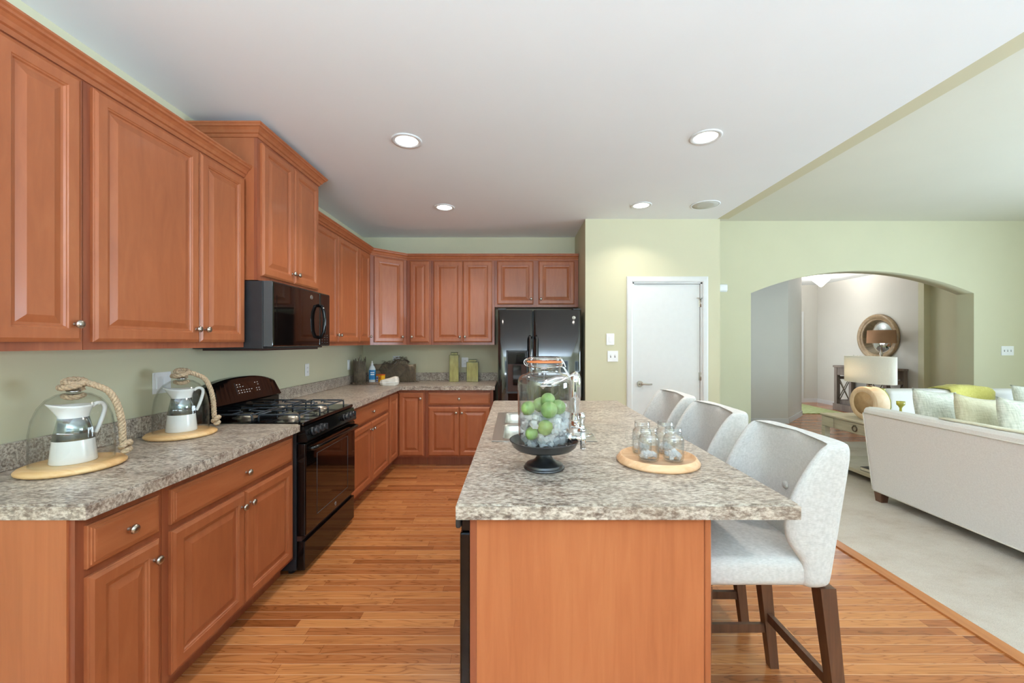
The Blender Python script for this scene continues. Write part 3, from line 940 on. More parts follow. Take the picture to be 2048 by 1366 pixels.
# ================================================================ ISLAND
IX0, IX1, IY0, IY1 = -0.178, 0.858, 1.217, 3.40
SX0, SX1, SY0, SY1 = -0.115, 0.405, 1.985, 2.80   # sink outer rim
hx0, hx1, hy0, hy1 = SX0 + 0.012, SX1 - 0.012, SY0 + 0.012, SY1 - 0.012
m = MB()
xs, ys = [IX0, hx0, hx1, IX1], [IY0, hy0, hy1, IY1]
gt = {}
for k, z in ((0, CT0), (1, CT1)):
    for i in range(4):
        for j in range(4):
            x, y = xs[i], ys[j]
            gt[i, j, k] = m.v((x, y, z))
for i in range(3):
    for j in range(3):
        if i == 1 and j == 1:
            continue
        m.f([gt[i, j, 1], gt[i + 1, j, 1], gt[i + 1, j + 1, 1], gt[i, j + 1, 1]])
        m.f([gt[i, j, 0], gt[i, j + 1, 0], gt[i + 1, j + 1, 0], gt[i + 1, j, 0]])
for i in range(3):
    m.f([gt[i, 0, 0], gt[i + 1, 0, 0], gt[i + 1, 0, 1], gt[i, 0, 1]]); m.f([gt[i + 1, 3, 0], gt[i, 3, 0], gt[i, 3, 1], gt[i + 1, 3, 1]])
    m.f([gt[0, i + 1, 0], gt[0, i, 0], gt[0, i, 1], gt[0, i + 1, 1]]); m.f([gt[3, i, 0], gt[3, i + 1, 0], gt[3, i + 1, 1], gt[3, i, 1]])
m.f([gt[1, 1, 0], gt[1, 1, 1], gt[2, 1, 1], gt[2, 1, 0]]); m.f([gt[2, 2, 0], gt[2, 2, 1], gt[1, 2, 1], gt[1, 2, 0]])
m.f([gt[1, 2, 0], gt[1, 2, 1], gt[1, 1, 1], gt[1, 1, 0]]); m.f([gt[2, 1, 0], gt[2, 1, 1], gt[2, 2, 1], gt[2, 2, 0]])
eds = []
for ed in m.bm.edges:
    a, b = ed.verts
    onb = lambda p: abs(p.co.x - IX0) < 1e-6 or abs(p.co.x - IX1) < 1e-6 or abs(p.co.y - IY0) < 1e-6 or abs(p.co.y - IY1) < 1e-6
    if onb(a) and onb(b) and a.co.z > 0.9 and b.co.z > 0.9 and len(ed.link_faces) == 2 and abs(ed.link_faces[0].normal.dot(ed.link_faces[1].normal) if ed.link_faces[0].normal.length else 0) < 0.5:
        eds.append(ed)
m.bm.normal_update()
eds = [ed for ed in m.bm.edges if len(ed.link_faces) == 2 and ed.verts[0].co.z > 0.9 and ed.verts[1].co.z > 0.9 and abs(ed.link_faces[0].normal.dot(ed.link_faces[1].normal)) < 0.5
       and not (hx0 - 1e-4 <= ed.verts[0].co.x <= hx1 + 1e-4 and hy0 - 1e-4 <= ed.verts[0].co.y <= hy1 + 1e-4)]
bmesh.ops.bevel(m.bm, geom=eds, offset=0.006, segments=2, affect='EDGES')
o = m.build('countertop', 'granite')
tag(o, 'large grey-brown mottled stone-look island countertop holding the drink dispenser', 'countertop')

e = thing('kitchen_island', 'cherry kitchen island cabinet with orange wood end panel facing the camera', 'island', (0.23, 2.31, 0))
ox, oy = 0.23, 2.31
X = lambda x: x - ox
Y = lambda y: y - oy
bx('end_panel', 'laminate', e, X(-0.118), X(0.583), Y(1.252), Y(1.268), 0.001, 0.866)['label'] = 'wide orange wood laminate panel on the near end'
bx('face_frame', 'cab_frame', e, X(-0.139), X(-0.1185), Y(1.252), Y(1.2685), 0.001, 0.866)['label'] = 'dark red stile at the front corner'
bx('corner_trim', 'cab', e, X(0.584), X(0.604), Y(1.248), Y(1.285), 0.001, 0.866, bev=0.003, seg=1)
bx('back_panel', 'laminate', e, X(0.585), X(0.60), Y(1.286), Y(3.352), 0.001, 0.866)
bx('end_panel', 'laminate', e, X(-0.118), X(0.60), Y(3.354), Y(3.37), 0.001, 0.866)
bx('cabinet_floor', 'cab', e, X(-0.05), X(0.584), Y(1.90), Y(3.353), 0.10, 0.12)
bx('partition', 'cab', e, X(-0.12), X(0.584), Y(1.885), Y(1.90), 0.001, 0.866)
bx('toe_kick', 'kick', e, X(-0.06), X(-0.05), Y(1.90), Y(3.353), 0.001, 0.10)
m = MB()
m.box(X(-0.139), X(-0.12), Y(1.885), Y(1.925), 0.10, 0.866); m.box(X(-0.139), X(-0.12), Y(3.33), Y(3.353), 0.10, 0.866)
m.box(X(-0.139), X(-0.12), Y(1.925), Y(3.33), 0.835, 0.866); m.box(X(-0.139), X(-0.12), Y(1.925), Y(3.33), 0.10, 0.13)
m.box(X(-0.139), X(-0.12), Y(2.83), Y(2.87), 0.13, 0.835); m.box(X(-0.139), X(-0.12), Y(1.925), Y(3.33), 0.67, 0.70)
m.build('face_frame', 'cab_frame', e)
dr = Matrix.Translation((X(-0.139), 0, 0)) @ Matrix.Rotation(-PI / 2, 4, 'Z')
def idoor(y0, y1, z0, z1, prof, name, kx, kz):
    m = MB(); m.T = dr
    rings_panel(m, -Y(y1), -Y(y0), z0, z1, prof, 0)
    o = m.build(name, 'cab', e)
    m = MB(); m.T = dr @ Matrix.Translation((-Y(kx), -0.018, kz)) @ Matrix.Rotation(PI / 2, 4, 'X')
    m.lathe([(0.007, -0.002), (0.005, 0.006), (0.005, 0.012), (0.0145, 0.019), (0.016, 0.023), (0.008, 0.031), (0, 0.032)], 14)
    m.build('knob', 'nickel', o)
for y0, y1, kx in ((1.91, 2.375, 2.34), (2.38, 2.845, 2.41), (2.855, 3.345, 2.89)):
    idoor(y0, y1, 0.12, 0.68, DOOR_PROF, 'door', kx, 0.61)
    idoor(y0, y1, 0.69, 0.845, DRAWER_PROF, 'drawer', (y0 + y1) / 2, 0.768)

# dishwasher at the near end of the island
e = thing('dishwasher', 'black dishwasher built into the near left side of the island', 'dishwasher', (-0.14, 1.58, 0), -PI / 2)
# local: +x -> -Y world (toward camera), -y -> -X world
bx('tub_body', 'black_satin', e, -0.30, 0.30, 0.002, 0.55, 0.10, 0.862)
bx('door', 'black_gloss', e, -0.30, 0.30, -0.034, 0.0015, 0.11, 0.80, bev=0.006)
o = bx('control_panel', 'black_gloss', e, -0.30, 0.30, -0.030, 0.0015, 0.805, 0.862, bev=0.005)
bx('handle', 'black_satin', o, -0.295, 0.306, -0.047, -0.030, 0.815, 0.862, bev=0.006)
bx('toe_panel', 'black_satin', e, -0.30, 0.30, 0.045, 0.06, 0.004, 0.10)
m = MB()
for x in (-0.25, 0.25):
    m.cyl((x, 0.3, 0.0), (x, 0.3, 0.1), 0.015)
m.build('levelling_foot', 'black_satin', e)

# sink
e = thing('sink', 'stainless steel double-bowl sink set into the island top', 'sink', ((SX0 + SX1) / 2, (SY0 + SY1) / 2, CT1))
hw, hl = (SX1 - SX0) / 2, (SY1 - SY0) / 2
def rrect(x0, x1, y0, y1, r, z, n=6):
    pts = []
    for cx, cy, a0 in ((x1 - r, y1 - r, 0), (x0 + r, y1 - r, PI / 2), (x0 + r, y0 + r, PI), (x1 - r, y0 + r, 3 * PI / 2)):
        for i in range(n + 1):
            a = a0 + PI / 2 * i / n
            pts.append((cx + r * math.cos(a), cy + r * math.sin(a), z))
    return pts
bowls = [(-hw + 0.045, hw - 0.13, -hl + 0.04, -0.015), (-hw + 0.045, hw - 0.13, 0.015, hl - 0.04)]
# rim plate assembled as strips around the two bowls
m = MB()
z0, z1 = 0.0006, 0.005
bx0, bx1 = bowls[0][0], bowls[0][1]
m.box(-hw, bx0 + 0.012, -hl, hl, z0, z1, bev=0.002, seg=1); m.box(bx1 - 0.012, hw, -hl, hl, z0, z1, bev=0.002, seg=1)
m.box(bx0 + 0.012, bx1 - 0.012, -hl, bowls[0][2] + 0.012, z0, z1); m.box(bx0 + 0.012, bx1 - 0.012, -0.027, 0.027, z0, z1); m.box(bx0 + 0.012, bx1 - 0.012, hl - 0.052, hl, z0, z1)
m.build('rim', 'steel', e)
for a, b, c, d in bowls:
    m = MB()
    m.loft([rrect(a, b, c, d, 0.05, 0.0064), rrect(a + 0.004, b - 0.004, c + 0.004, d - 0.004, 0.05, 0.0), rrect(a + 0.012, b - 0.012, c + 0.012, d - 0.012, 0.05, -0.05), rrect(a + 0.02, b - 0.02, c + 0.02, d - 0.02, 0.055, -0.15), rrect(a + 0.05, b - 0.05, c + 0.05, d - 0.05, 0.05, -0.175)], cap=False)
    vs = [v for v in m.bm.verts if v.co.z < -0.174]
    m.f(vs)
    o = m.build('bowl', 'steel', e, recalc=True)
    m = MB(); m.T = Matrix.Translation(((a + b) / 2, (c + d) / 2, -0.175))
    m.lathe([(0.045, 0.001), (0.045, 0.004), (0.03, 0.002), (0, 0.001)], 20)
    m.build('drain', 'chrome', o)

# faucet
e = thing('faucet', 'tall chrome kitchen faucet behind the glass dispenser', 'faucet', (0.355, 2.40, CT1 + 0.0055))
m = MB(); m.lathe([(0.034, 0), (0.034, 0.006), (0.030, 0.012), (0.024, 0.02), (0, 0.02)], 24, sy=3.2); m.build('base_plate', 'chrome', e)
m = MB(); m.lathe([(0.029, 0.018), (0.029, 0.03), (0.026, 0.04), (0.026, 0.12), (0.031, 0.13), (0.034, 0.17), (0.035, 0.25), (0.033, 0.275), (0.026, 0.295), (0.012, 0.305), (0, 0.307)], 24); m.build('body', 'chrome', e)
m = MB(); m.tube([(-0.01, 0, 0.245), (-0.05, 0.0, 0.268), (-0.11, 0.0, 0.268), (-0.17, 0.0, 0.245), (-0.20, 0.0, 0.215)], [0.022, 0.02, 0.017, 0.015, 0.016], 14); o = m.build('spout', 'chrome', e)
m = MB(); m.tube([(0.0, 0, 0.30), (-0.02, -0.03, 0.292), (-0.10, -0.10, 0.262), (-0.155, -0.14, 0.240)], [0.011, 0.009, 0.007, 0.011], 10); m.build('lever', 'chrome', e)
m = MB(); m.T = Matrix.Translation((0.01, -0.19, 0)); m.lathe([(0.025, 0), (0.025, 0.006), (0.016, 0.012), (0.014, 0.05), (0.018, 0.06), (0.016, 0.09), (0.008, 0.10), (0, 0.102)], 18); m.build('side_sprayer', 'chrome', e)
m = MB(); m.tube([(0.06 * math.cos(t), -0.30 + 0.04 * math.sin(t), 0.004) for t in [i * 2 * PI / 24 for i in range(24)]], 0.003, 6, closed=True)
tag(m.build('drain_ring', 'chrome', None, loc=(0.345, 2.40, CT1 + 0.0055)), 'small chrome wire ring lying on the sink deck', 'ring')

# ================================================================ RANGE
e = thing('gas_range', 'black gas range with four burners between the left counters', 'stove', (XL + 0.003, ymid(Y2, Y3), 0), ROT_L)
rw = (Y3 - Y2) / 2 - 0.006
D = 0.655
bx('body', 'black_satin', e, -rw, rw, -D + 0.03, -0.004, 0.03, 0.895)
m = MB(); m.box(-rw, rw, -D - 0.012, -0.004, 0.896, 0.918, bev=0.006); m.build('cooktop', 'black_gloss', e)
# control panel (sloped)
m = MB()
prof = [(-D + 0.029, 0.80), (-D - 0.035, 0.80), (-D - 0.038, 0.812), (-D - 0.015, 0.893), (-D + 0.029, 0.893)]
m.loft([[(-rw, y, z) for y, z in prof], [(rw, y, z) for y, z in prof]], smooth=False)
cp = m.build('control_panel', 'black_gloss', e)
ndir = Vector((0, -0.96, 0.27)).normalized()
for x in (-0.29, -0.235, -0.175, 0.17, 0.235, 0.29):
    m = MB()
    p = Vector((x, -D - 0.027, 0.85))
    m.cyl(p, p + ndir * 0.012, 0.026, 0.024, n=20)
    q = p + ndir * 0.012
    m.cyl(q, q + ndir * 0.022, 0.020, 0.017, n=20)
    m.box(x - 0.005, x + 0.005, q.y - 0.030, q.y - 0.002, q.z - 0.014, q.z + 0.024, bev=0.002, seg=1)
    m.build('control_knob', 'black_satin', cp)
# oven door
m = MB(); m.box(-rw, rw, -D - 0.022, -D + 0.028, 0.235, 0.79, bev=0.005); od = m.build('oven_door', 'black_gloss', e)
m = MB(); m.box(-rw + 0.006, rw - 0.006, -D - 0.0265, -D - 0.0225, 0.245, 0.785); m.build('glass_pane', 'black_glass', od)
m = MB()
wn = [(-0.235, 0.315), (0.235, 0.315), (0.235, 0.70), (-0.235, 0.70)]
for (a, b), (c, d) in zip(wn, wn[1:] + wn[:1]):
    m.cyl((a, -D - 0.0268, b), (c, -D - 0.0268, d), 0.0016, n=6)
m.build('window_outline', 'gasket', od)
m = MB()
m.tube([(-rw + 0.03, -D - 0.02, 0.755), (-rw + 0.035, -D - 0.058, 0.757), (-rw + 0.075, -D - 0.066, 0.758), (0, -D - 0.070, 0.758), (rw - 0.075, -D - 0.066, 0.758), (rw - 0.035, -D - 0.058, 0.757), (rw - 0.03, -D - 0.02, 0.755)], [0.013, 0.013, 0.013, 0.014, 0.013, 0.013, 0.013], 12)
m.build('handle', 'black_gloss', od)
def emblem(parent, x, y, z, r=0.014):
    m = MB(); m.T = Matrix.Translation((x, y, z)) @ Matrix.Rotation(PI / 2, 4, 'X')
    m.lathe([(r, 0), (r, 0.0015), (r * 0.86, 0.002), (r * 0.8, 0.0012), (0, 0.0012)], 24)
    o = m.build('emblem', 'nickel', parent)
    m = MB(); m.T = Matrix.Translation((x, y - 0.0016, z)) @ Matrix.Rotation(PI / 2, 4, 'X')
    # looped monogram
    for cx in (-0.28, 0.26):
        m.tube([((cx + 0.26 * math.cos(t)) * r, 0.42 * r * math.sin(t), 0) for t in [i * 2 * PI / 16 for i in range(16)]], r * 0.07, 5, closed=True)
    m.build('monogram', 'slot', o)
emblem(od, 0.03, -D - 0.0268, 0.275)
m = MB(); m.box(-rw, rw, -D - 0.020, -D + 0.028, 0.03, 0.205, bev=0.005); m.build('storage_drawer', 'black_gloss', e)
bx('recess', 'kick', e, -rw + 0.004, rw - 0.004, -D + 0.0, -D + 0.028, 0.206, 0.234)
for sx in (-1, 1):
    for y in (-D + 0.08, -0.08):
        m = MB(); m.cyl((sx * (rw - 0.04), y, 0.0), (sx * (rw - 0.04), y, 0.031), 0.018); m.build('levelling_foot', 'black_satin', e)
# backguard: arched top, sloped face
m = MB()
n = 20
loops = []
for i in range(n + 1):
    x = -rw + 2 * rw * i / n
    t = (x / rw)
    zt = 1.165 - 0.055 * abs(t) ** 2.4
    loops.append([(x, -0.004, 0.9), (x, -0.085, 0.9185), (x, -0.085, 0.99), (x, -0.105, 1.005), (x, -0.052, zt - 0.008), (x, -0.045, zt), (x, -0.004, zt)])
m.loft(loops, smooth=False)
bg = m.build('backguard', 'black_gloss', e)
def on_guard(x, u):
    """point on the sloped face; u from 0 (bottom) to 1"""
    return Vector((x, -0.105 + 0.052 * u, 1.005 + 0.152 * u))
gn = Vector((0, -0.946, 0.324))
m = MB()
q = [on_guard(-0.10, 0.28) + gn * 0.0012, on_guard(0.15, 0.28) + gn * 0.0012, on_guard(0.15, 0.8) + gn * 0.0012, on_guard(-0.10, 0.8) + gn * 0.0012]
m.loft([[p - gn * 0.0025 for p in q], q], smooth=False)
dp = m.build('display_panel', 'black_glass', bg)
m = MB()
rnd = random.Random(3)
for r_, u in enumerate((0.36, 0.46, 0.62, 0.72)):
    for k in range(9):
        if r_ > 1 and 2 < k < 7: continue
        if rnd.random() < 0.2: continue
        p = on_guard(-0.085 + k * 0.027, u) + gn * 0.002
        m.box(p.x - 0.006, p.x + 0.004, p.y - 0.0006, p.y + 0.0006, p.z - 0.002, p.z + 0.0025)
m.build('button_legends', 'label_white', dp)
# burners + grates
for bxx, byy in ((-0.19, -0.20), (-0.19, -0.49), (0.19, -0.20), (0.19, -0.49)):
    m = MB(); m.T = Matrix.Translation((bxx, byy, 0.918)); m.lathe([(0.075, 0.0), (0.072, 0.003), (0.05, 0.004), (0.048, 0.012), (0.046, 0.014), (0.044, 0.022), (0.038, 0.0255), (0.02, 0.0265), (0, 0.0265)], 28)
    m.build('burner', 'burner', e)
for sx in (-1, 1):
    m = MB()
    cx = sx * 0.19
    r = 0.0055
    z = 0.957
    def bar(p, q): m.cyl(p, q, r, n=8)
    for yc in (-0.20, -0.49):
        for dx in (-0.13, 0.13):
            m.tube([(cx + dx, yc - 0.125, 0.919), (cx + dx, yc - 0.125, z - 0.012), (cx + dx, yc - 0.113, z), (cx + dx, yc + 0.113, z), (cx + dx, yc + 0.125, z - 0.012), (cx + dx, yc + 0.125, 0.919)], r, 8)
        for dy in (-0.125, 0.125):
            m.tube([(cx - 0.13, yc + dy, z - 0.001), (cx + 0.13, yc + dy, z - 0.001)], r, 8)
        for ang in (0, 90, 180, 270):
            a = math.radians(ang)
            p0 = Vector((cx + 0.13 * math.cos(a), yc + 0.125 * math.sin(a), z)); p1 = Vector((cx + 0.035 * math.cos(a), yc + 0.035 * math.sin(a), z + 0.004))
            m.tube([p0, p1, p1 - Vector((0, 0, 0.007))], r * 0.9, 8)
    m.build('grate', 'iron', e)

# ================================================================ MICROWAVE
e = thing('microwave', 'black over-the-range microwave under the tall cabinet', 'microwave', (XL + 0.002, ymid(Y2, Y3), 0), ROT_L)
mw = (Y3 - Y2) / 2 - 0.004
mz0, mz1 = 1.362, 1.772
bx('body', 'black_satin', e, -mw, mw, -0.425, -0.002, mz0, mz1, bev=0.003, seg=1)
bx('door', 'black_glass', e, -mw, mw - 0.165, -0.487, -0.4265, mz0 + 0.012, mz1, bev=0.01)
o = bx('control_panel', 'black_gloss', e, mw - 0.164, mw, -0.487, -0.4265, mz0 + 0.012, mz1, bev=0.01)
bx('window_glass', 'black_glass', e, -mw + 0.04, mw - 0.20, -0.4885, -0.486, mz0 + 0.06, mz1 - 0.085)
bx('trim_edge', 'gasket', e, -mw - 0.001, -mw + 0.002, -0.482, -0.43, mz0 + 0.014, mz1 - 0.002)
emblem(e, 0.085, -0.4872, mz1 - 0.05, 0.017)
m = MB(); hx = mw - 0.19
for dx in (0,):
    m.tube([(hx, -0.485, mz1 - 0.10), (hx, -0.515, mz1 - 0.105), (hx, -0.53, mz1 - 0.15), (hx, -0.535, (mz0 + mz1) / 2), (hx, -0.53, mz0 + 0.12), (hx, -0.515, mz0 + 0.08), (hx, -0.485, mz0 + 0.075)], 0.013, 12)
m.build('handle', 'black_gloss', e)
m = MB()
for i in range(3):
    for j in range(4):
        p = (mw - 0.13 + i * 0.04, mz0 + 0.04 + j * 0.018)
        m.box(p[0] - 0.008, p[0] + 0.006, -0.4878, -0.4868, p[1] - 0.002, p[1] + 0.002)
m.build('button_legends', 'gasket', o)
m = MB(); m.box(-mw + 0.02, mw - 0.02, -0.40, -0.05, mz0 - 0.012, mz0 - 0.0005); m.build('vent_plate', 'kick', e)
for y, z in ((-0.30, mz1 - 0.09), (-0.30, mz0 + 0.06)):
    m = MB(); m.cyl((-mw + 0.001, y, z), (-mw - 0.004, y, z), 0.007, n=12); m.build('screw', 'nickel', e)

# ================================================================ REFRIGERATOR
e = thing('refrigerator', 'black side-by-side refrigerator with ice dispenser against the pantry wall', 'refrigerator', (0.27, YB - 0.01, 0))
fz = 1.755
fw = 0.455
bx('body', 'black_satin', e, -fw, fw, -0.70, -0.001, 0.03, fz - 0.01, bev=0.004, seg=1)
def fdoor(x0, x1):
    m = MB()
    n = 14
    loops = []
    for i in range(n + 1):
        t = i / n
        x = x0 + (x1 - x0) * t
        bul = 0.016 * (1 - (2 * t - 1) ** 4)
        loops.append([(x, -0.702, 0.06), (x, -0.742 - bul, 0.06), (x, -0.746 - bul, 0.066), (x, -0.746 - bul, fz - 0.006), (x, -0.742 - bul, fz), (x, -0.702, fz)])
    m.loft(loops, smooth=True)
    o = m.build('door', 'fridge_black', e)
    for p in o.data.polygons:
        p.use_smooth = len(p.vertices) == 4 and abs(p.normal.y) > 0.5
    return o
SPL = -0.073
dl = fdoor(-fw, SPL - 0.004)
dr_ = fdoor(SPL + 0.004, fw)
for o, x in ((dl, SPL - 0.035), (dr_, SPL + 0.035)):
    m = MB()
    zs = (0.55, 0.58, 1.05, 1.44, 1.47)
    m.tube([(x, -0.75, zs[0]), (x, -0.80, zs[0] + 0.01), (x, -0.812, zs[1]), (x, -0.815, zs[2]), (x, -0.812, zs[3]), (x, -0.80, zs[4] - 0.01), (x, -0.75, zs[4])], 0.014, 12)
    m.build('handle', 'fridge_black', o)
# ice and water dispenser in the left door
dx0, dx1, dz0, dz1 = -0.365, -0.13, 0.845, 1.315
m = MB()
fr = 0.016
yf = -0.768
m.box(dx0, dx0 + fr, yf, -0.745, dz0, dz1, bev=0.003, seg=1); m.box(dx1 - fr, dx1, yf, -0.745, dz0, dz1, bev=0.003, seg=1)
m.box(dx0, dx1, yf, -0.745, dz1 - fr, dz1, bev=0.003, seg=1); m.box(dx0, dx1, yf - 0.012, -0.745, dz0, dz0 + 0.02, bev=0.003, seg=1)
do = m.build('dispenser_frame', 'black_satin', dl)
bx('dispenser_panel', 'black_glass', dl, dx0 + fr, dx1 - fr, yf + 0.002, -0.745, dz1 - 0.15, dz1 - fr)
bx('dispenser_well', 'kick', dl, dx0 + fr, dx1 - fr, yf + 0.005, -0.7445, dz0 + 0.02, dz1 - 0.151)['label'] = 'dark recess of the ice dispenser'
m = MB(); m.box((dx0 + dx1) / 2 - 0.045, (dx0 + dx1) / 2 + 0.045, yf - 0.004, yf + 0.006, dz0 + 0.09, dz1 - 0.16, bev=0.004, seg=1); m.build('dispenser_paddle', 'fridge_black', dl)
emblem(dr_, fw - 0.085, -0.7605, fz - 0.085, 0.019)
bx('grille', 'black_satin', e, -fw, fw, -0.72, -0.702, 0.005, 0.055)
for sx in (-1, 1):
    m = MB(); m.cyl((sx * 0.38, -0.6, 0.0), (sx * 0.38, -0.6, 0.031), 0.02); m.build('levelling_foot', 'black_satin', e)
bx('hinge_cover', 'black_satin', e, -fw, -fw + 0.09, -0.735, -0.62, fz + 0.0005, fz + 0.018, bev=0.004, seg=1)
bx('hinge_cover', 'black_satin', e, fw - 0.09, fw, -0.735, -0.62, fz + 0.0005, fz + 0.018, bev=0.004, seg=1)

# ================================================================ LIGHTS, PLATES
def downlight(x, y, label, power=7.5):
    e = thing('recessed_light', label, 'ceiling light', (x, y, ZC), 0, 'recessed ceiling lights')
    m = MB(); m.lathe([(0.10, -0.0005), (0.10, -0.004), (0.094, -0.008), (0.074, -0.006), (0.072, -0.0005)], 40); m.build('trim_ring', 'white', e)
    m = MB(); m.lathe([(0.0735, -0.001), (0.072, -0.004), (0.05, -0.0055), (0, -0.006)], 40); m.build('lens', 'downlight', e)
    area('lamp', (0, 0, -0.02), (0, 0, 0), 0.13, 0.13, power, (1.0, 0.90, 0.78), 'DISK', e, spread=math.radians(120))
downlight(-0.72, 2.70, 'round lit recessed ceiling light, the larger-looking of the two on the left')
downlight(-0.70, 4.03, 'round lit recessed ceiling light above the far corner counter')
downlight(1.245, 2.65, 'round lit recessed ceiling light above the bar stools, the nearer one on the right')
downlight(1.235, 3.97, 'round lit recessed ceiling light just in front of the pantry wall', 4)
e = thing('ceiling_speaker', 'round pale grey ceiling speaker beside the light in front of the pantry', 'speaker', (1.855, 3.96, ZC))
m = MB(); m.lathe([(0.135, -0.0005), (0.135, -0.004), (0.128, -0.006), (0.122, -0.0055), (0.122, -0.0005)], 40); m.build('rim', 'ceil', e)
m = MB(); m.lathe([(0.1215, -0.001), (0.121, -0.005), (0.06, -0.0062), (0, -0.0065)], 40); m.build('grille', 'grille', e)

def plate(label, loc, rotz, w, h, kind, n=1, name=None):
    """wall plate in the local xz plane facing -y"""
    e = thing(name or ('outlet_plate' if kind == 'outlet' else 'switch_plate'), label, 'outlet' if kind == 'outlet' else 'switch', loc, rotz, 'white wall plates')
    bx('cover_plate', 'plastic', e, -w / 2, w / 2, -0.006, -0.0005, -h / 2, h / 2, bev=0.002, seg=1)
    for i in range(n):
        x = (i - (n - 1) / 2) * 0.046
        if kind == 'outlet':
            for z in (-0.02, 0.02):
                m = MB(); m.box(x - 0.016, x + 0.016, -0.009, -0.0055, z - 0.013, z + 0.013, bev=0.002, seg=1)
                o = m.build('socket', 'plastic', e)
                m = MB(); m.box(x - 0.008, x - 0.005, -0.0094, -0.0088, z - 0.005, z + 0.006); m.box(x + 0.005, x + 0.008, -0.0094, -0.0088, z - 0.004, z + 0.005)
                m.build('slots', 'slot', o)
        elif kind == 'rocker':
            m = MB(); m.box(x - 0.016, x + 0.016, -0.010, -0.0055, -0.033, 0.033, bev=0.002, seg=1); m.build('rocker', 'plastic', e)
        else:
            m = MB(); m.box(x - 0.0055, x + 0.0055, -0.0068, -0.0055, -0.013, 0.013); o = m.build('toggle_slot', 'slot', e)
            m = MB(); m.box(x - 0.004, x + 0.004, -0.018, -0.0066, 0.0, 0.009, bev=0.001, seg=1); m.build('toggle', 'plastic', e)
    return e
plate('white wall plate behind the second cloche on the left wall', (XL + 0.001, 2.225, 1.18), ROT_L, 0.115, 0.115, 'rocker', 2)
plate('white outlet plate on the left wall just right of the range backguard', (XL + 0.001, 3.78, 1.145), ROT_L, 0.072, 0.115, 'outlet')
plate('white outlet plate on the left wall above the backsplash near the dark netted vase', (XL + 0.001, 4.73, 1.14), ROT_L, 0.072, 0.115, 'rocker')
plate('white wall plate on the back wall above the netted crate', (-1.515, YB - 0.001, 1.17), 0, 0.09, 0.115, 'outlet')
plate('white outlet plate on the back wall between the two green canisters', (-0.64, YB - 0.001, 1.147), 0, 0.085, 0.125, 'outlet')
plate('small white keypad plate high on the pantry wall beside the door', (1.035, YP - 0.001, 1.435), 0, 0.085, 0.125, 'rocker', 1)
plate('white double switch plate lower on the pantry wall beside the door', (1.062, YP - 0.001, 1.25), 0, 0.115, 0.118, 'toggle', 2)
plate('white triple switch plate on the living room wall right of the arch', (6.885, YA - 0.001, 1.285), 0, 0.175, 0.13, 'toggle', 3)
e = thing('door_chime', 'white door chime box on the wall beside the pantry corner', 'chime', (2.86, YA - 0.001, 2.16))
bx('back_plate', 'plastic', e, -0.125, 0.10, -0.012, -0.0005, -0.055, 0.055, bev=0.003, seg=1)
bx('cover', 'plastic', e, -0.12, 0.095, -0.05, -0.0125, -0.05, 0.05, bev=0.018, seg=3, smooth=True)

# ================================================================ CLOCHES ON THE LEFT COUNTER
def rope_strands(m, path, r_strand, r_off, twist, n=3, seg=6, fuzz=0):
    """three strands wound round a smooth path"""
    P = [Vector(p) for p in path]
    # resample by arc length
    L_ = [0]
    for a, b in zip(P, P[1:]):
        L_.append(L_[-1] + (b - a).length)
    tot = L_[-1]
    k = max(12, int(tot / 0.0045))
    Q = []
    j = 0
    for i in range(k + 1):
        s = tot * i / k
        while j < len(P) - 2 and L_[j + 1] < s:
            j += 1
        t = (s - L_[j]) / max(1e-9, L_[j + 1] - L_[j])
        Q.append(P[j].lerp(P[j + 1], t))
    u = None
    tr = []
    for i in range(len(Q)):
        t = (Q[min(i + 1, k)] - Q[max(i - 1, 0)]).normalized()
        if u is None:
            u = t.orthogonal().normalized()
        u = (u - t * u.dot(t)).normalized()
        tr.append((Q[i], u.copy(), t.cross(u)))
    for a in range(n):
        pts = []
        for i, (q, uu, ww) in enumerate(tr):
            th = 2 * PI * a / n + twist * tot * i / k
            pts.append(q + (uu * math.cos(th) + ww * math.sin(th)) * r_off)
        m.tube(pts, r_strand, seg)

def spline(pts, n=10):
    """Catmull-Rom"""
    P = [Vector(p) for p in pts]
    P = [P[0] * 2 - P[1]] + P + [P[-1] * 2 - P[-2]]
    out = []
    for i in range(1, len(P) - 2):
        for j in range(n):
            t = j / n
            a, b, c, d = P[i - 1], P[i], P[i + 1], P[i + 2]
            out.append(0.5 * ((2 * b) + (c - a) * t + (2 * a - 5 * b + 4 * c - d) * t * t + (3 * b - a - 3 * c + d) * t ** 3))
    out.append(P[-2])
    return out

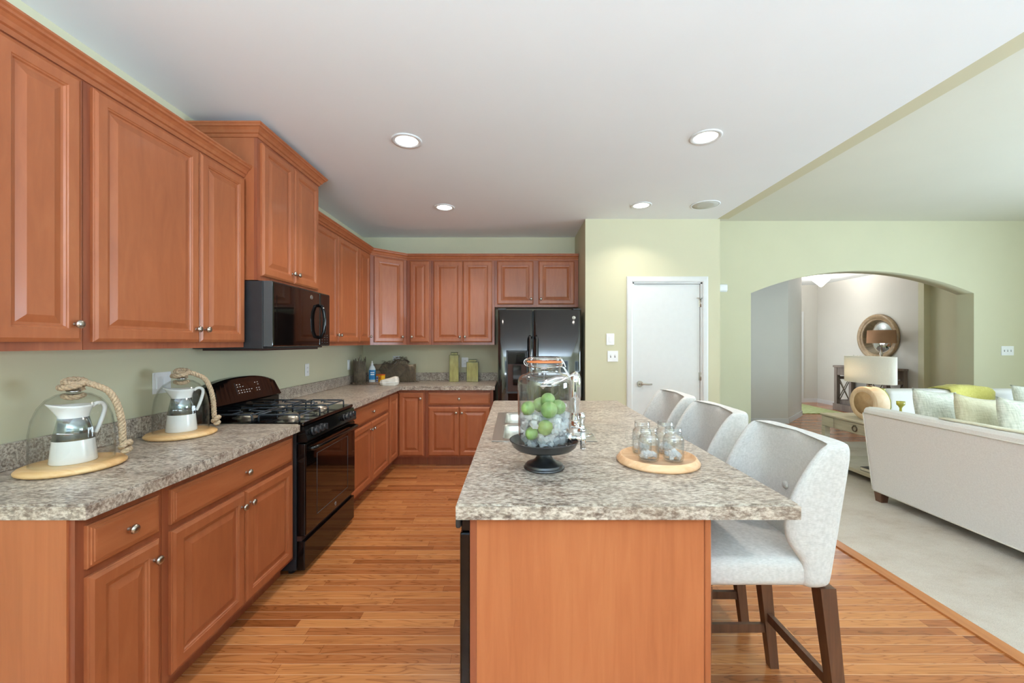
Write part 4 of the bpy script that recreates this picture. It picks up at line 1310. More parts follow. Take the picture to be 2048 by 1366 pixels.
def cloche_set(x, y, rope_ang, pitch_ang, wl, first):
    z = CT1 + 0.001
    # board
    m = MB(); m.lathe([(0, 0), (0.143, 0), (0.152, 0.006), (0.153, 0.012), (0.145, 0.02), (0.135, 0.0235), (0.128, 0.024), (0, 0.024)], 56)
    o = m.build('round_board', 'pine', loc=(x, y, z))
    tag(o, 'round pine board under the ' + wl + ' cloche', 'board', 'round boards under the cloches')
    zb = z + 0.0245
    e = thing('glass_cloche', ('glass cloche with rope handle at the near end of the left counter' if first else 'glass cloche with rope handle beside the range on the left counter'), 'cloche', (x, y, zb), 0, 'glass cloches with rope handles')
    prof = [(0.118, 0.0), (0.1185, 0.06), (0.117, 0.12), (0.110, 0.17), (0.096, 0.212), (0.075, 0.243), (0.048, 0.261), (0.02, 0.268), (0.0, 0.2685)]
    inner = [(max(0, r - 0.003), zz - (0.003 if i > 3 else 0)) for i, (r, zz) in enumerate(prof)]
    m = MB(); m.lathe(prof + inner[::-1] , 56)
    m.build('dome', 'glass', e)
    m = MB(); m.lathe([(0, 0.2685), (0.02, 0.2688), (0.021, 0.273), (0.012, 0.276), (0, 0.276)], 20); m.build('cap_disc', 'chrome', e)
    # rope: knot on top, fall along the side, knot at the foot
    c, s_ = math.cos(rope_ang), math.sin(rope_ang)
    def R(d, off, zz): return Vector((c * d - s_ * off, s_ * d + c * off, zz))
    m = MB()
    top = spline([R(0.024, 0.012, 0.281), R(-0.004, 0.028, 0.281), R(-0.036, 0.006, 0.287), R(-0.018, -0.026, 0.289), R(0.018, -0.022, 0.297), R(0.026, 0.008, 0.311), R(-0.004, 0.022, 0.315), R(-0.024, -0.002, 0.309), R(-0.002, -0.014, 0.301), R(0.034, 0.0, 0.301),
                  R(0.068, 0.0, 0.286), R(0.098, 0.0, 0.262), R(0.120, 0.0, 0.212), R(0.133, 0.0, 0.15), R(0.137, 0.0, 0.09), R(0.139, 0.0, 0.055),
                  R(0.150, 0.022, 0.040), R(0.158, -0.006, 0.052), R(0.140, -0.024, 0.044), R(0.136, 0.008, 0.030), R(0.156, 0.012, 0.024), R(0.152, -0.016, 0.022), R(0.140, -0.012, 0.017)], 8)
    rope_strands(m, top, 0.0068, 0.0062, 150.0)
    m.build('rope_handle', 'rope', e)
    m = MB()
    rope_strands(m, [Vector((0.026 * math.cos(t), 0.026 * math.sin(t), 0.252 + 0.003 * math.sin(2 * t))) for t in [i * 2 * PI / 30 for i in range(31)]], 0.0055, 0.005, 150.0)
    m.build('inner_knot', 'rope', e)
    # pitcher
    p = thing('pitcher', 'white pitcher with a silver band under the ' + wl + ' cloche', 'pitcher', (x, y, zb), pitch_ang, 'white pitchers with silver bands')
    def rad(zz):  # conical body
        return 0.067 - 0.0085 * (zz / 0.087) if zz < 0.087 else 0.0585 - 0.0165 * (zz - 0.087) / 0.084
    sp = lambda zz: max(0, (zz - 0.155) / 0.06)
    m = MB()
    n = 40
    loops = []
    levels = [0.0, 0.004, 0.03, 0.06, 0.087, 0.171, 0.177, 0.185, 0.197, 0.210, 0.220]
    for zz in levels:
        lp = []
        for i in range(n):
            a = 2 * PI * i / n
            if zz <= 0.171:
                r = rad(zz) - (0.002 if zz == 0 else 0)
                lp.append((r * math.cos(a), r * math.sin(a), zz))
            else:
                t = (zz - 0.171) / 0.049
                r = 0.042 + 0.006 * t + 0.009 * t * t
                lip = max(0, -math.cos(a)) ** 3
                lp.append(((r + 0.020 * lip * t) * math.cos(a), r * math.sin(a), zz + (0.012 * lip - 0.002) * t))
        loops.append(lp)
    ins = []
    for lp in loops[::-1][:6]:
        ins.append([(q[0] * 0.93, q[1] * 0.93, q[2] - 0.0005) for q in lp])
    m.loft(loops + ins, cap=True, smooth=True)
    m.build('body', 'ceramic', p)
    m = MB()
    m.lathe([(rad(0.087) + 0.0002, 0.087), (rad(0.088) + 0.0012, 0.0875), (rad(0.170) + 0.0012, 0.1705), (rad(0.171) + 0.0002, 0.171)], 48)
    m.build('silver_band', 'mirrorband', p)['label'] = 'shiny silver band'
    m = MB()
    m.tube(spline([(0.050, 0, 0.207), (0.066, 0, 0.218), (0.083, 0, 0.214), (0.089, 0, 0.195), (0.082, 0, 0.16), (0.071, 0, 0.125), (0.061, 0, 0.10)], 6), 0.0075, 10)
    m.build('handle', 'ceramic', p)

cloche_set(-1.712, 1.575, math.radians(38), math.radians(62), 'nearer', True)
cloche_set(-1.745, 2.125, math.radians(44), math.radians(40), 'farther', False)

# ================================================================ FAR CORNER: netted vase, bottle, box, soap, crate
zc = CT1 + 0.001
e = thing('driftwood_vase', 'dark twiggy cylinder vase in the far counter corner', 'vase', (-1.825, 4.77, zc))
m = MB(); m.lathe([(0, 0), (0.055, 0), (0.056, 0.26), (0.050, 0.262), (0.048, 0.02), (0, 0.02)], 16); m.build('sleeve', 'driftwood', e)
m = MB()
rnd = random.Random(5)
for i in range(34):
    a = 2 * PI * i / 34
    r0 = 0.060 + rnd.uniform(0, 0.006)
    h = 0.30 + rnd.uniform(-0.05, 0.02)
    pts = [(r0 * math.cos(a + 0.1 * k + rnd.uniform(-0.06, 0.06)), r0 * math.sin(a + 0.1 * k), h * k / 4) for k in range(5)]
    m.tube([(p[0], p[1], p[2] + 0.002) for p in pts], [0.005, 0.006, 0.005, 0.0045, 0.003], 5)
m.build('twigs', 'net', e)
m = MB()
for i in range(46):
    a = rnd.uniform(0, 2 * PI); r0 = rnd.uniform(0.07, 0.12)
    m.tube(spline([(r0 * math.cos(a + 0.5 * k), 0.7 * r0 * math.sin(a + 0.5 * k), 0.004 + abs(rnd.gauss(0, 0.012))) for k in range(4)], 3), 0.0014, 4)
tag(m.build('netting', 'net', loc=(-1.79, 4.70, zc)), 'brown netting bunched around the foot of the dark twiggy vase', 'net', None, 'stuff')
e = thing('wine_bottle', 'clear empty bottle standing behind the dark twiggy vase', 'bottle', (-1.872, 4.92, zc))
m = MB(); m.lathe([(0, 0), (0.03, 0), (0.032, 0.01), (0.032, 0.17), (0.024, 0.20), (0.013, 0.24), (0.012, 0.325), (0.015, 0.33), (0.013, 0.335), (0.010, 0.335), (0.010, 0.24), (0.02, 0.2), (0.029, 0.17), (0.029, 0.01), (0, 0.008)], 20); m.build('body', 'glass', e)
# dish soap bottle
e = thing('soap_bottle', 'clear plastic soap bottle with a blue label in the far corner', 'bottle', (-1.70, 4.83, zc), math.radians(20))
m = MB()
loops = []
for zz, a, b in ((0, 0.034, 0.022), (0.006, 0.038, 0.025), (0.10, 0.040, 0.026), (0.17, 0.039, 0.025), (0.195, 0.030, 0.02), (0.215, 0.016, 0.014), (0.225, 0.012, 0.012)):
    loops.append([(a * math.cos(2 * PI * i / 24), b * math.sin(2 * PI * i / 24), zz) for i in range(24)])
m.loft(loops); m.build('body', 'frost', e)
m = MB()
loops = []
for zz in (0.045, 0.16):
    loops.append([(0.0405 * math.cos(t), 0.0268 * math.sin(t), zz) for t in [PI + 0.55 + (PI - 1.1 + 0.5) * i / 12 for i in range(13)]])
m.loft(loops, cap=False, closed=False); lb = m.build('label', 'label_blue', e)
for zz, hh in ((0.10, 0.012), (0.125, 0.008), (0.142, 0.004), (0.075, 0.005)):
    m = MB(); m.loft([[(0.0409 * math.cos(t), 0.0272 * math.sin(t), zq) for t in [PI + 1.1 + (PI - 2.0) * i / 8 for i in range(9)]] for zq in (zz, zz + hh)], cap=False, closed=False)
    m.build('label_stripe', 'label_white' if hh > 0.006 else 'label_navy', lb)
m = MB(); m.lathe([(0.0135, 0.222), (0.0135, 0.235), (0.007, 0.24), (0.006, 0.262), (0.004, 0.265), (0, 0.265)], 14); m.build('cap', 'plastic', e)
# yellow box
e = thing('baking_soda_box', 'small orange and yellow carton in front of the crate in the far corner', 'box', (-1.60, 4.83, zc), math.radians(-28))
bx('carton', 'yellow_card', e, -0.045, 0.045, -0.028, 0.028, 0.0, 0.095)
o = bx('top_flap', 'orange_card', e, -0.0455, 0.0455, -0.0285, 0.0285, 0.0955, 0.108)
o = bx('front_label', 'label_navy', e, -0.042, -0.006, -0.0295, -0.0285, 0.008, 0.088)
for k, zz in enumerate((0.068, 0.042, 0.016)):
    m = MB(); m.box(-0.036, -0.029, -0.0302, -0.0297, zz, zz + 0.016)
    m.box(-0.0285, -0.012, -0.0302, -0.0297, zz + (0.011 if k != 1 else 0), zz + (0.016 if k != 1 else 0.005)); m.box(-0.017, -0.012, -0.0302, -0.0297, zz, zz + 0.016)
    m.build('lettering', 'label_white', o)
m = MB(); m.T = Matrix.Translation((0.021, -0.0287, 0.068)) @ Matrix.Rotation(PI / 2, 4, 'X'); m.lathe([(0.014, 0), (0.014, 0.0008), (0, 0.0009)], 20); m.build('round_mark', 'orange_card', e)
# soap block wrapped in white paper
e = thing('paper_bundle', 'white paper-wrapped block at the front of the far corner counter', 'package', (-1.425, 4.62, zc), math.radians(6))
m = MB()
rnd = random.Random(9)
loops = []
for zz, k in ((0, 0.86), (0.012, 0.97), (0.05, 1.0), (0.056, 0.98), (0.075, 0.9), (0.082, 0.6)):
    lp = []
    for i in range(20):
        a = 2 * PI * i / 20
        ca, sa = math.cos(a), math.sin(a)
        q = 1 / max(abs(ca), abs(sa))
        q = min(q, 1.3)
        lp.append((0.098 * k * ca * q + rnd.uniform(-.003, .003), 0.06 * k * sa * q + rnd.uniform(-.003, .003), zz + (0.02 * ca if zz > 0.055 else 0) + rnd.uniform(0, 0.004) * (zz > 0)))
    loops.append(lp)
m.loft(loops, smooth=False); m.build('wrapped_block', 'cardboard', e)
m = MB(); m.box(-0.1, 0.1, -0.062, 0.062, 0.036, 0.040, bev=0.001, seg=1); m.build('paper_band', 'label_white', e)
# crate leaning on the back wall, with netting
e = thing('wooden_crate', 'weathered slatted crate standing against the back wall in the far corner', 'crate', (-1.50, 5.06, zc))
for k in range(3):
    bx('slat', 'crate', e, -0.25, 0.25, -0.062, -0.052, 0.005 + k * 0.072, 0.068 + k * 0.072, bev=0.002, seg=1)
    bx('slat', 'crate', e, -0.25, 0.25, 0.052, 0.062, 0.005 + k * 0.072, 0.068 + k * 0.072, bev=0.002, seg=1)
for sx in (-1, 1):
    bx('end_board', 'crate', e, sx * 0.238, sx * 0.25, -0.051, 0.051, 0.002, 0.215)
bx('bottom_board', 'crate', e, -0.237, 0.237, -0.051, 0.051, 0.002, 0.012)
m = MB()
rnd = random.Random(11)
def drape(x, t):
    """net surface over the crate: t from 0 (back top) to 1 (hem in front)"""
    top = 0.245 + 0.028 * math.sin(x * 19) + 0.01 * math.sin(x * 53)
    if t < 0.35:
        return Vector((x, 0.04 - 0.12 * t / 0.35, top))
    u = (t - 0.35) / 0.65
    return Vector((x + 0.02 * math.sin(9 * u + x * 30), -0.08 - 0.03 * u, top * (1 - u) + 0.004))
xs = [-0.14 + 0.32 * i / 74 for i in range(75)]
for x in xs:
    if rnd.random() < 0.1: continue
    m.tube([drape(x + 0.006 * math.sin(12 * t + x * 60), t) + Vector((0, rnd.uniform(-.004, .004), rnd.uniform(-.004, .004) if t < .98 else 0)) for t in [k / 9 for k in range(10)]], 0.0021, 4)
for k in range(22):
    t = k / 22
    m.tube([drape(x, t) for x in xs], 0.0018, 4)
for k in range(60):
    x = rnd.uniform(-0.12, 0.16)
    p = drape(x, rnd.uniform(0, 0.4)) + Vector((0, 0, rnd.uniform(0, 0.03)))
    m.tube(spline([p, p + Vector((rnd.uniform(-.03, .03), rnd.uniform(-.02, .02), rnd.uniform(-.01, .02))), p + Vector((rnd.uniform(-.05, .05), rnd.uniform(-.02, .02), rnd.uniform(-.01, .02)))], 3), 0.0015, 4)
# bunch hanging at the right end and lying on the counter
for k in range(40):
    a = rnd.uniform(0, 1)
    x0 = 0.15 + 0.12 * a
    m.tube(spline([(x0 - 0.10 * (1 - a), 0.0 - 0.07, 0.235 - 0.05 * a), (x0, -0.075, 0.17 * (1 - a) + 0.03 + rnd.uniform(-.01, .01)), (x0 + 0.03, -0.085 - rnd.uniform(0, .02), 0.05 * (1 - a) + 0.01), (x0 + 0.05 + rnd.uniform(-.02, .02), -0.09 - rnd.uniform(0, .04), 0.004)], 4), 0.0016, 4)
tag(m.build('fishing_net', 'net', loc=(-1.50, 5.06, zc)), 'brown fishing net draped over the weathered crate', 'net', None, 'stuff')
m = MB(); m.box(-0.15, 0.15, -0.05, 0.05, 0.0, 0.018, bev=0.004, seg=1)
tag(m.build('wooden_tray', 'driftwood', loc=(-1.56, 4.735, zc)), 'small driftwood board under the soap bottle end of the far corner', 'board')

# green canisters
def canister(x, y, w, h, label):
    e = thing('glass_canister', label, 'canister', (x, y, zc), 0, 'green square canisters')
    m = MB(); m.box(-w / 2, w / 2, -0.045, 0.045, 0.0, h, bev=0.004, seg=2); m.build('body', 'glass_green', e)
    m = MB()
    for sx in (-1, 1):
        m.box(sx * (w / 2) - 0.0025, sx * (w / 2) + 0.0025, -0.0475, -0.0425, 0.002, h - 0.001)
    m.box(-w / 2, w / 2, -0.0475, -0.0425, h - 0.005, h)
    m.build('rim_lines', 'glass_edge', e)
    k = w * 0.34
    m = MB(); m.box(-k, k, -0.032, 0.032, h + 0.0005, h + 0.026, bev=0.004, seg=2); o = m.build('lid', 'glass_green', e)
    m = MB(); m.box(-k - 0.002, k + 0.002, -0.034, 0.034, h + 0.0265, h + 0.031); m.build('lid_rim', 'glass_edge', o)
canister(-0.752, 5.05, 0.113, 0.333, 'tall narrow green square canister on the back counter')
canister(-0.525, 5.05, 0.142, 0.245, 'short wide green square canister on the back counter beside the refrigerator')

# ================================================================ DRINK DISPENSER
DXC, DYC = 0.113, 1.575
e = thing('cake_stand', 'dark pewter pedestal stand under the glass drink dispenser', 'stand', (DXC, DYC, zc))
m = MB(); m.lathe([(0, 0), (0.078, 0), (0.0795, 0.004), (0.074, 0.008), (0.071, 0.010), (0.073, 0.014), (0.066, 0.019), (0.052, 0.023), (0.036, 0.034), (0.027, 0.05), (0.0255, 0.065), (0.031, 0.072), (0, 0.072)], 48); m.build('pedestal', 'pewter', e)
m = MB(); m.lathe([(0, 0.0722), (0.05, 0.0722), (0.11, 0.076), (0.122, 0.086), (0.133, 0.108), (0.1345, 0.110), (0.133, 0.1112), (0.130, 0.109), (0.118, 0.089), (0.105, 0.081), (0, 0.0795)], 56); m.build('plate', 'pewter', e)
zj = zc + 0.081
e = thing('drink_dispenser', 'large glass drink dispenser jar with orange seal on the island', 'dispenser', (DXC + 0.002, DYC, zj))
outer = [(0, 0.0), (0.094, 0.0), (0.099, 0.005), (0.1005, 0.012), (0.1035, 0.12), (0.1045, 0.20), (0.1045, 0.245), (0.1035, 0.258), (0.098, 0.270), (0.088, 0.278), (0.072, 0.283), (0.063, 0.288), (0.062, 0.294), (0.062, 0.317), (0.066, 0.319), (0.066, 0.326)]
inner = [(max(0.0, r - 0.0035), z) for r, z in outer[3:]]
m = MB(); m.lathe(outer + [(0.0625, 0.326)] + inner[::-1][1:] + [(0.094, 0.010), (0, 0.009)], 64)
jar = m.build('jar', 'glass_thick', e)
m = MB()  # raised script on the glass
def on_jar(a, z): return ((0.1044) * math.cos(a), (0.1044) * math.sin(a), z)
a0 = math.radians(-62)
strokes = [[(0, .150), (.02, .185), (.035, .152), (.05, .19), (.065, .150)], [(.09, .152), (.11, .168), (.085, .17), (.085, .152), (.12, .152)], [(.14, .15), (.165, .165), (.145, .178), (.175, .182)], [(.155, .15), (.175, .158), (.19, .15)], [(.2, .15), (.22, .172), (.235, .15), (.215, .148), (.2, .16)], [(.255, .15), (.26, .17), (.285, .172), (.295, .15)], [(.02, .14), (.12, .145), (.22, .14), (.3, .147)]]
for st_ in strokes:
    m.tube(spline([on_jar(a0 + 2.6 * p - 0.02, z) for p, z in st_], 5), 0.0014, 5)
m.build('raised_script', 'glass', jar)
m = MB(); m.lathe([(0.0635, 0.3265), (0.0685, 0.3275), (0.0695, 0.330), (0.0685, 0.3325), (0.0635, 0.333)], 48); m.build('seal_ring', 'orange_rubber', e)
m = MB(); m.lathe([(0.066, 0.3332), (0.067, 0.338), (0.064, 0.345), (0.058, 0.349), (0.045, 0.3475), (0, 0.346)], 48); m.build('lid', 'glass_thick', e)
m = MB()
def ring(r, z, n=40): return [(r * math.cos(2 * PI * i / n), r * math.sin(2 * PI * i / n), z) for i in range(n)]
m.tube(ring(0.0635, 0.312), 0.0014, 6, closed=True); m.tube(ring(0.068, 0.342), 0.0012, 6, closed=True)
for sgn, aa in ((1, -0.5), (1, -0.35)):
    c, s_ = math.cos(aa), math.sin(aa)
    m.tube(spline([(0.068 * c, 0.068 * s_, 0.342), (0.073 * c, 0.073 * s_, 0.325), (0.068 * c, 0.068 * s_, 0.312), (0.078 * c, 0.078 * s_, 0.308), (0.093 * c, 0.093 * s_, 0.285), (0.098 * c, 0.098 * s_, 0.276)], 5), 0.0014, 6)
m.tube(spline([(0.060 * math.cos(-.42), 0.060 * math.sin(-.42), 0.346), (0.076 * math.cos(-.42), 0.076 * math.sin(-.42), 0.33), (0.084 * math.cos(-.42), 0.084 * math.sin(-.42), 0.31)], 5), 0.0022, 6)
m.tube(spline([(-0.064, 0, 0.342), (-0.077, 0.004, 0.336), (-0.080, 0, 0.326), (-0.074, -0.004, 0.316), (-0.064, 0, 0.312)], 5), 0.0016, 6)
m.tube(spline([(-0.066, 0.008, 0.340), (-0.074, 0.012, 0.330), (-0.066, 0.01, 0.314)], 5), 0.0014, 6)
m.build('wire_bail', 'chrome', e)
# spigot on the right
m = MB()
ca = math.radians(-25)
c, s_ = math.cos(ca), math.sin(ca)
P = lambda d, z: (c * d, s_ * d, z)
m.cyl(P(0.094, 0.045), P(0.112, 0.045), 0.019, n=20); m.cyl(P(0.112, 0.045), P(0.152, 0.045), 0.0095, n=16)
m.cyl(P(0.152, 0.072), P(0.152, 0.012), 0.0105, n=16)
m.cyl(P(0.152, 0.012), P(0.152, 0.006), 0.0105, 0.008, n=16)
sp_ = m.build('spigot', 'chrome', e)
m = MB(); m.cyl(P(0.152, 0.073), P(0.152, 0.081), 0.0085, n=14); m.tube([P(0.152, 0.083), P(0.125, 0.088), P(0.107, 0.085)], 0.0035, 8); m.build('spigot_lever', 'chrome', sp_)
# limes
limes = [(-0.066, -0.052, 0.158, 0.026, 'lime high at the left inside the glass dispenser'), (0.012, -0.058, 0.152, 0.031, 'large lime at the front centre of the lime cluster in the dispenser'),
         (0.012, -0.010, 0.182, 0.028, 'lime on top of the lime cluster in the dispenser'), (0.050, -0.020, 0.156, 0.029, 'lime at the right of the lime cluster in the dispenser'),
         (-0.003, -0.062, 0.086, 0.029, 'lime low in the middle of the ice in the dispenser'), (-0.053, -0.063, 0.065, 0.024, 'small lime lowest at the left in the ice'),
         (-0.018, 0.030, 0.158, 0.027, 'lime half hidden behind the lime cluster in the dispenser')]
for i, (x, y, z, r, lab) in enumerate(limes):
    m = MB()
    m.T = Matrix.Rotation(0.7 * i, 4, 'Z') @ Matrix.Rotation(0.5 + 0.4 * i, 4, 'Y')
    n = 14
    m.lathe([(0, -r * 1.12), (r * 0.12, -r * 1.10), (r * 0.2, -r * 0.99)] + [(r * math.cos(a), r * 1.02 * math.sin(a)) for a in [-1.32 + 2.64 * k / n for k in range(n + 1)]] + [(r * 0.12, r * 1.05), (0, r * 1.08)], 28)
    tag(m.build('lime', 'lime', loc=(DXC + 0.002 + x, DYC + y, zj + z)), lab, 'lime', 'limes in the dispenser')
m = MB()
rnd = random.Random(21)
cnt = 0
while cnt < 430:
    a, r = rnd.uniform(0, 2 * PI), 0.088 * math.sqrt(rnd.random())
    z = rnd.uniform(0.018, 0.165)
    x, y = r * math.cos(a), r * math.sin(a)
    lim = 0.150 - 0.055 * max(0, -x / 0.09) * 0.3 + 0.01 * math.sin(8 * a)
    if z > lim: continue
    if any((x - lx) ** 2 + (y - ly) ** 2 + (z - lz) ** 2 < (lr + 0.007) ** 2 for lx, ly, lz, lr, _ in limes): continue
    # keep the ice behind the limes, not in front of them
    if any(abs(x - lx) < lr and abs(z - lz) < lr and y < ly for lx, ly, lz, lr, _ in limes): continue
    s0 = rnd.uniform(0.006, 0.0125)
    m.T = Matrix.Translation((x, y, z)) @ Matrix.Rotation(rnd.uniform(0, 6), 4, Vector((rnd.random(), rnd.random(), rnd.random() + .1)).normalized())
    m.box(-s0, s0 * rnd.uniform(.6, 1), -s0 * rnd.uniform(.5, 1), s0, -s0 * rnd.uniform(.4, 1), s0 * rnd.uniform(.4, 1))
    cnt += 1
tag(m.build('ice', 'ice', loc=(DXC + 0.002, DYC, zj), recalc=True), 'crushed ice filling the lower half of the glass dispenser', 'ice', None, 'stuff')

# ================================================================ TRAY WITH MUGS
TX, TY = 0.578, 1.648
m = MB(); m.lathe([(0, 0.0), (0.156, 0.0), (0.160, 0.004), (0.1615, 0.010), (0.148, 0.028), (0.145, 0.030), (0.142, 0.029), (0.139, 0.017), (0, 0.0165)], 64)
tag(m.build('round_tray', 'beech', loc=(TX, TY, zc)), 'round light wood tray holding glass mugs on the island', 'tray')
def mug(label, x, y, hang, rnd, first=[None]):
    z = zc + 0.0172
    e = thing('mason_mug', label, 'mug', (TX + x, TY + y, z), hang, 'glass jar mugs on the tray')
    prof = [(0, 0.0), (0.030, 0.0), (0.037, 0.006), (0.040, 0.016), (0.0405, 0.07), (0.040, 0.085), (0.036, 0.097), (0.031, 0.104), (0.0305, 0.107), (0.0325, 0.109), (0.0325, 0.112), (0.031, 0.114), (0.0325, 0.117), (0.0325, 0.120), (0.031, 0.123), (0.0312, 0.131), (0.0305, 0.133)]
    inn = [(max(0, r - 0.003), zz) for r, zz in prof[3:]]
    m = MB(); m.lathe(prof + inn[::-1] + [(0.033, 0.009), (0, 0.008)], 36); m.build('body', 'glass_thick', e)
    m = MB(); m.tube(spline([(0.038, 0, 0.092), (0.052, 0, 0.096), (0.064, 0, 0.086), (0.066, 0, 0.062), (0.060, 0, 0.038), (0.050, 0, 0.026), (0.038, 0, 0.026)], 6), 0.0048, 10); m.build('handle', 'glass', e)
    m = MB()
    for k in range(26):
        a, r = rnd.uniform(0, 2 * PI), 0.026 * math.sqrt(rnd.random())
        s0 = rnd.uniform(0.005, 0.009)
        m.T = Matrix.Translation((r * math.cos(a), r * math.sin(a), 0.018 + rnd.uniform(0, 0.022) * (1 - r / 0.04))) @ Matrix.Rotation(rnd.uniform(0, 6), 4, Vector((rnd.random(), rnd.random(), rnd.random() + .1)).normalized())
        m.box(-s0, s0, -s0 * .8, s0, -s0 * .6, s0)
    o = m.build('ice', 'ice', loc=(TX + x, TY + y, z))
    tag(o, 'ice in the ' + label.split(' on the')[0], 'ice', None, 'stuff')
rr = random.Random(2)
mug('glass jar mug with its handle to the left, front left on the tray', -0.048, -0.038, math.radians(185), rr)
mug('glass jar mug with its handle to the right, front right on the tray', 0.048, -0.042, math.radians(10), rr)
mug('glass jar mug standing behind the front left one on the tray', -0.038, 0.078, math.radians(150), rr)
mug('glass jar mug standing behind the front right one on the tray', 0.060, 0.076, math.radians(40), rr)

# ================================================================ BAR STOOLS
def rr_loop(pts, z):
    return [(x, y, z) for x, y in pts]

def make_stool(label):
    e = thing('bar_stool', label, 'stool', (0, 0, 0), -PI / 2, 'upholstered bar stools')
    # local: front toward -y, outer back face near y=+0.21
    m = MB()
    m.box(-0.225, 0.225, -0.285, 0.155, 0.575, 0.672, bev=0.03, seg=4, smooth=True)
    m.build('seat_cushion', 'linen', e)
    # wing back: loops of the U-shaped plan, lofted upward
    m = MB()
    zs = [0.572, 0.585, 0.64, 0.68, 0.72, 0.78, 0.84, 0.90, 0.96, 1.01, 1.045, 1.058, 1.062]
    fwd = [0.055, 0.06, 0.065, 0.085, 0.13, 0.155, 0.155, 0.14, 0.115, 0.09, 0.07, 0.06, 0.055]
    loops = []
    for z, f in zip(zs, fwd):
        t = (z - 0.57) / 0.49
        yb = 0.165 + 0.070 * t
        wd = 0.238 + 0.012 * t
        top = max(0.0, (z - 1.04) / 0.022)
        sh = 0.012 * top if z > 1.04 else (0.006 if z < 0.58 else 0)
        wo = wd - sh
        yo = yb - sh
        th = 0.065 - 0.0 * t
        tw = 0.040
        inn_y = yb - th + sh
        inn_x = wd - tw + sh
        tipy = yb - f - 0.045 + sh
        pts = [(wo, tipy + 0.02), (wo, yo - 0.06), (wo - 0.006, yo - 0.018), (wo - 0.03, yo), (wo * 0.5, yo + 0.004), (0, yo + 0.005), (-wo * 0.5, yo + 0.004), (-wo + 0.03, yo), (-wo + 0.006, yo - 0.018), (-wo, yo - 0.06), (-wo, tipy + 0.02),
               (-wo + 0.012, tipy), (-inn_x - 0.006, tipy + 0.004), (-inn_x, tipy + 0.022), (-inn_x + 0.004, min(inn_y - 0.02, tipy + 0.06)), (-inn_x + 0.035, inn_y - 0.004), (-inn_x * 0.5, inn_y + 0.004), (0, inn_y + 0.006), (inn_x * 0.5, inn_y + 0.004), (inn_x - 0.035, inn_y - 0.004), (inn_x - 0.004, min(inn_y - 0.02, tipy + 0.06)), (inn_x, tipy + 0.022), (inn_x + 0.006, tipy + 0.004), (wo - 0.012, tipy)]
        loops.append(rr_loop(pts, z))
    m.loft(loops, cap=True, smooth=True)
    back = m.build('wing_back', 'linen', e, sub=1)
    for bz in (0.85,):
        m = MB(); yb = 0.165 + 0.07 * (bz - 0.57) / 0.49 - 0.065 + 0.006
        m.T = Matrix.Translation((0, yb, bz)) @ Matrix.Rotation(PI / 2, 4, 'X')
        m.lathe([(0.015, -0.006), (0.0165, 0.004), (0.013, 0.009), (0, 0.012)], 16)
        m.build('tuft_button', 'linen_button', back)
    # legs
    def leg(p, q, a, b):
        m = MB()
        p, q = Vector(p), Vector(q)
        lo = [[(c.x + sx * h, c.y + sy * h, c.z) for sx, sy in ((-1, -1), (1, -1), (1, 1), (-1, 1))] for c, h in ((q, b), (p, a))]
        m.loft(lo, smooth=False)
        return m.build('leg', 'walnut', e)
    for sx in (-1, 1):
        leg((sx * 0.20, 0.148, 0.574), (sx * 0.205, 0.212, 0.0), 0.026, 0.018)
        leg((sx * 0.195, -0.260, 0.574), (sx * 0.195, -0.260, 0.0), 0.023, 0.017)
    def rail(p, q):
        m = MB()
        p, q = Vector(p), Vector(q)
        d = (q - p).normalized(); u = Vector((0, 0, 1)); w = d.cross(u).normalized()
        m.loft([[c + w * a * 0.0095 + u * b * 0.018 for a, b in ((-1, -1), (1, -1), (1, 1), (-1, 1))] for c in (p, q)], smooth=False)
        return m.build('stretcher', 'walnut', e)
    for sx in (-1, 1):
        rail((sx * 0.198, -0.245, 0.17), (sx * 0.203, 0.180, 0.17))
    rail((-0.185, 0.186, 0.225), (0.185, 0.186, 0.225))
    rail((-0.178, -0.260, 0.24), (0.178, -0.260, 0.24))
    return e
SXB = 0.902
s1 = make_stool('pale linen wing-back bar stool nearest the camera, its whole seat in view')
s1.scale = (0.92, 1, 1)
s1.location = (SXB, 1.568, 0)
s2 = copy_tree(s1); s2['label'] = 'pale linen wing-back bar stool, the middle of the three along the island'; s2.location = (SXB + 0.005, 2.168, 0)
s3 = copy_tree(s1); s3['label'] = 'pale linen wing-back bar stool farthest from the camera, in front of the pantry door'; s3.location = (SXB + 0.01, 2.745, 0)

# ================================================================ SOFA (back toward the kitchen)
CZ = 0.008
e = thing('sofa', 'large oatmeal sofa with its back toward the kitchen, near the carpet edge', 'sofa', (3.6, 2.55, CZ))
sy0, sy1 = -1.15, 1.06
m = MB()
# back shell: raked, rounded top
prof = [(-0.43, 0.085), (-0.515, 0.775), (-0.51, 0.80), (-0.495, 0.818), (-0.46, 0.826), (-0.405, 0.822), (-0.38, 0.80), (-0.365, 0.75), (-0.27, 0.40), (-0.25, 0.085)]
prof = [(x, z - 0.0) for x, z in prof]
def taper(y):
    return 0.0
loops = []
for y, k in ((sy0, 0.012), (sy0 + 0.012, 0.003), (sy0 + 0.04, 0), (sy1 - 0.04, 0), (sy1 - 0.012, 0.003), (sy1, 0.012)):
    cx = sum(p[0] for p in prof) / len(prof); cz = 0.45
    loops.append([(x + (k if x < cx else -k), y, z + (k if z < cz else -k)) for x, z in prof])
m.loft(loops, smooth=False)
bk = m.build('back', 'sofa', e)
for p in bk.data.polygons: p.use_smooth = True
bk.data.shade_flat()
m = MB()
m.tube([(-0.5165, sy0 + 0.01, 0.772), (-0.5165, sy1 - 0.02, 0.772)], 0.0045, 8)
m.tube(spline([(-0.433, sy1 - 0.012, 0.095), (-0.5165, sy1 - 0.012, 0.77)], 6), 0.0045, 8)
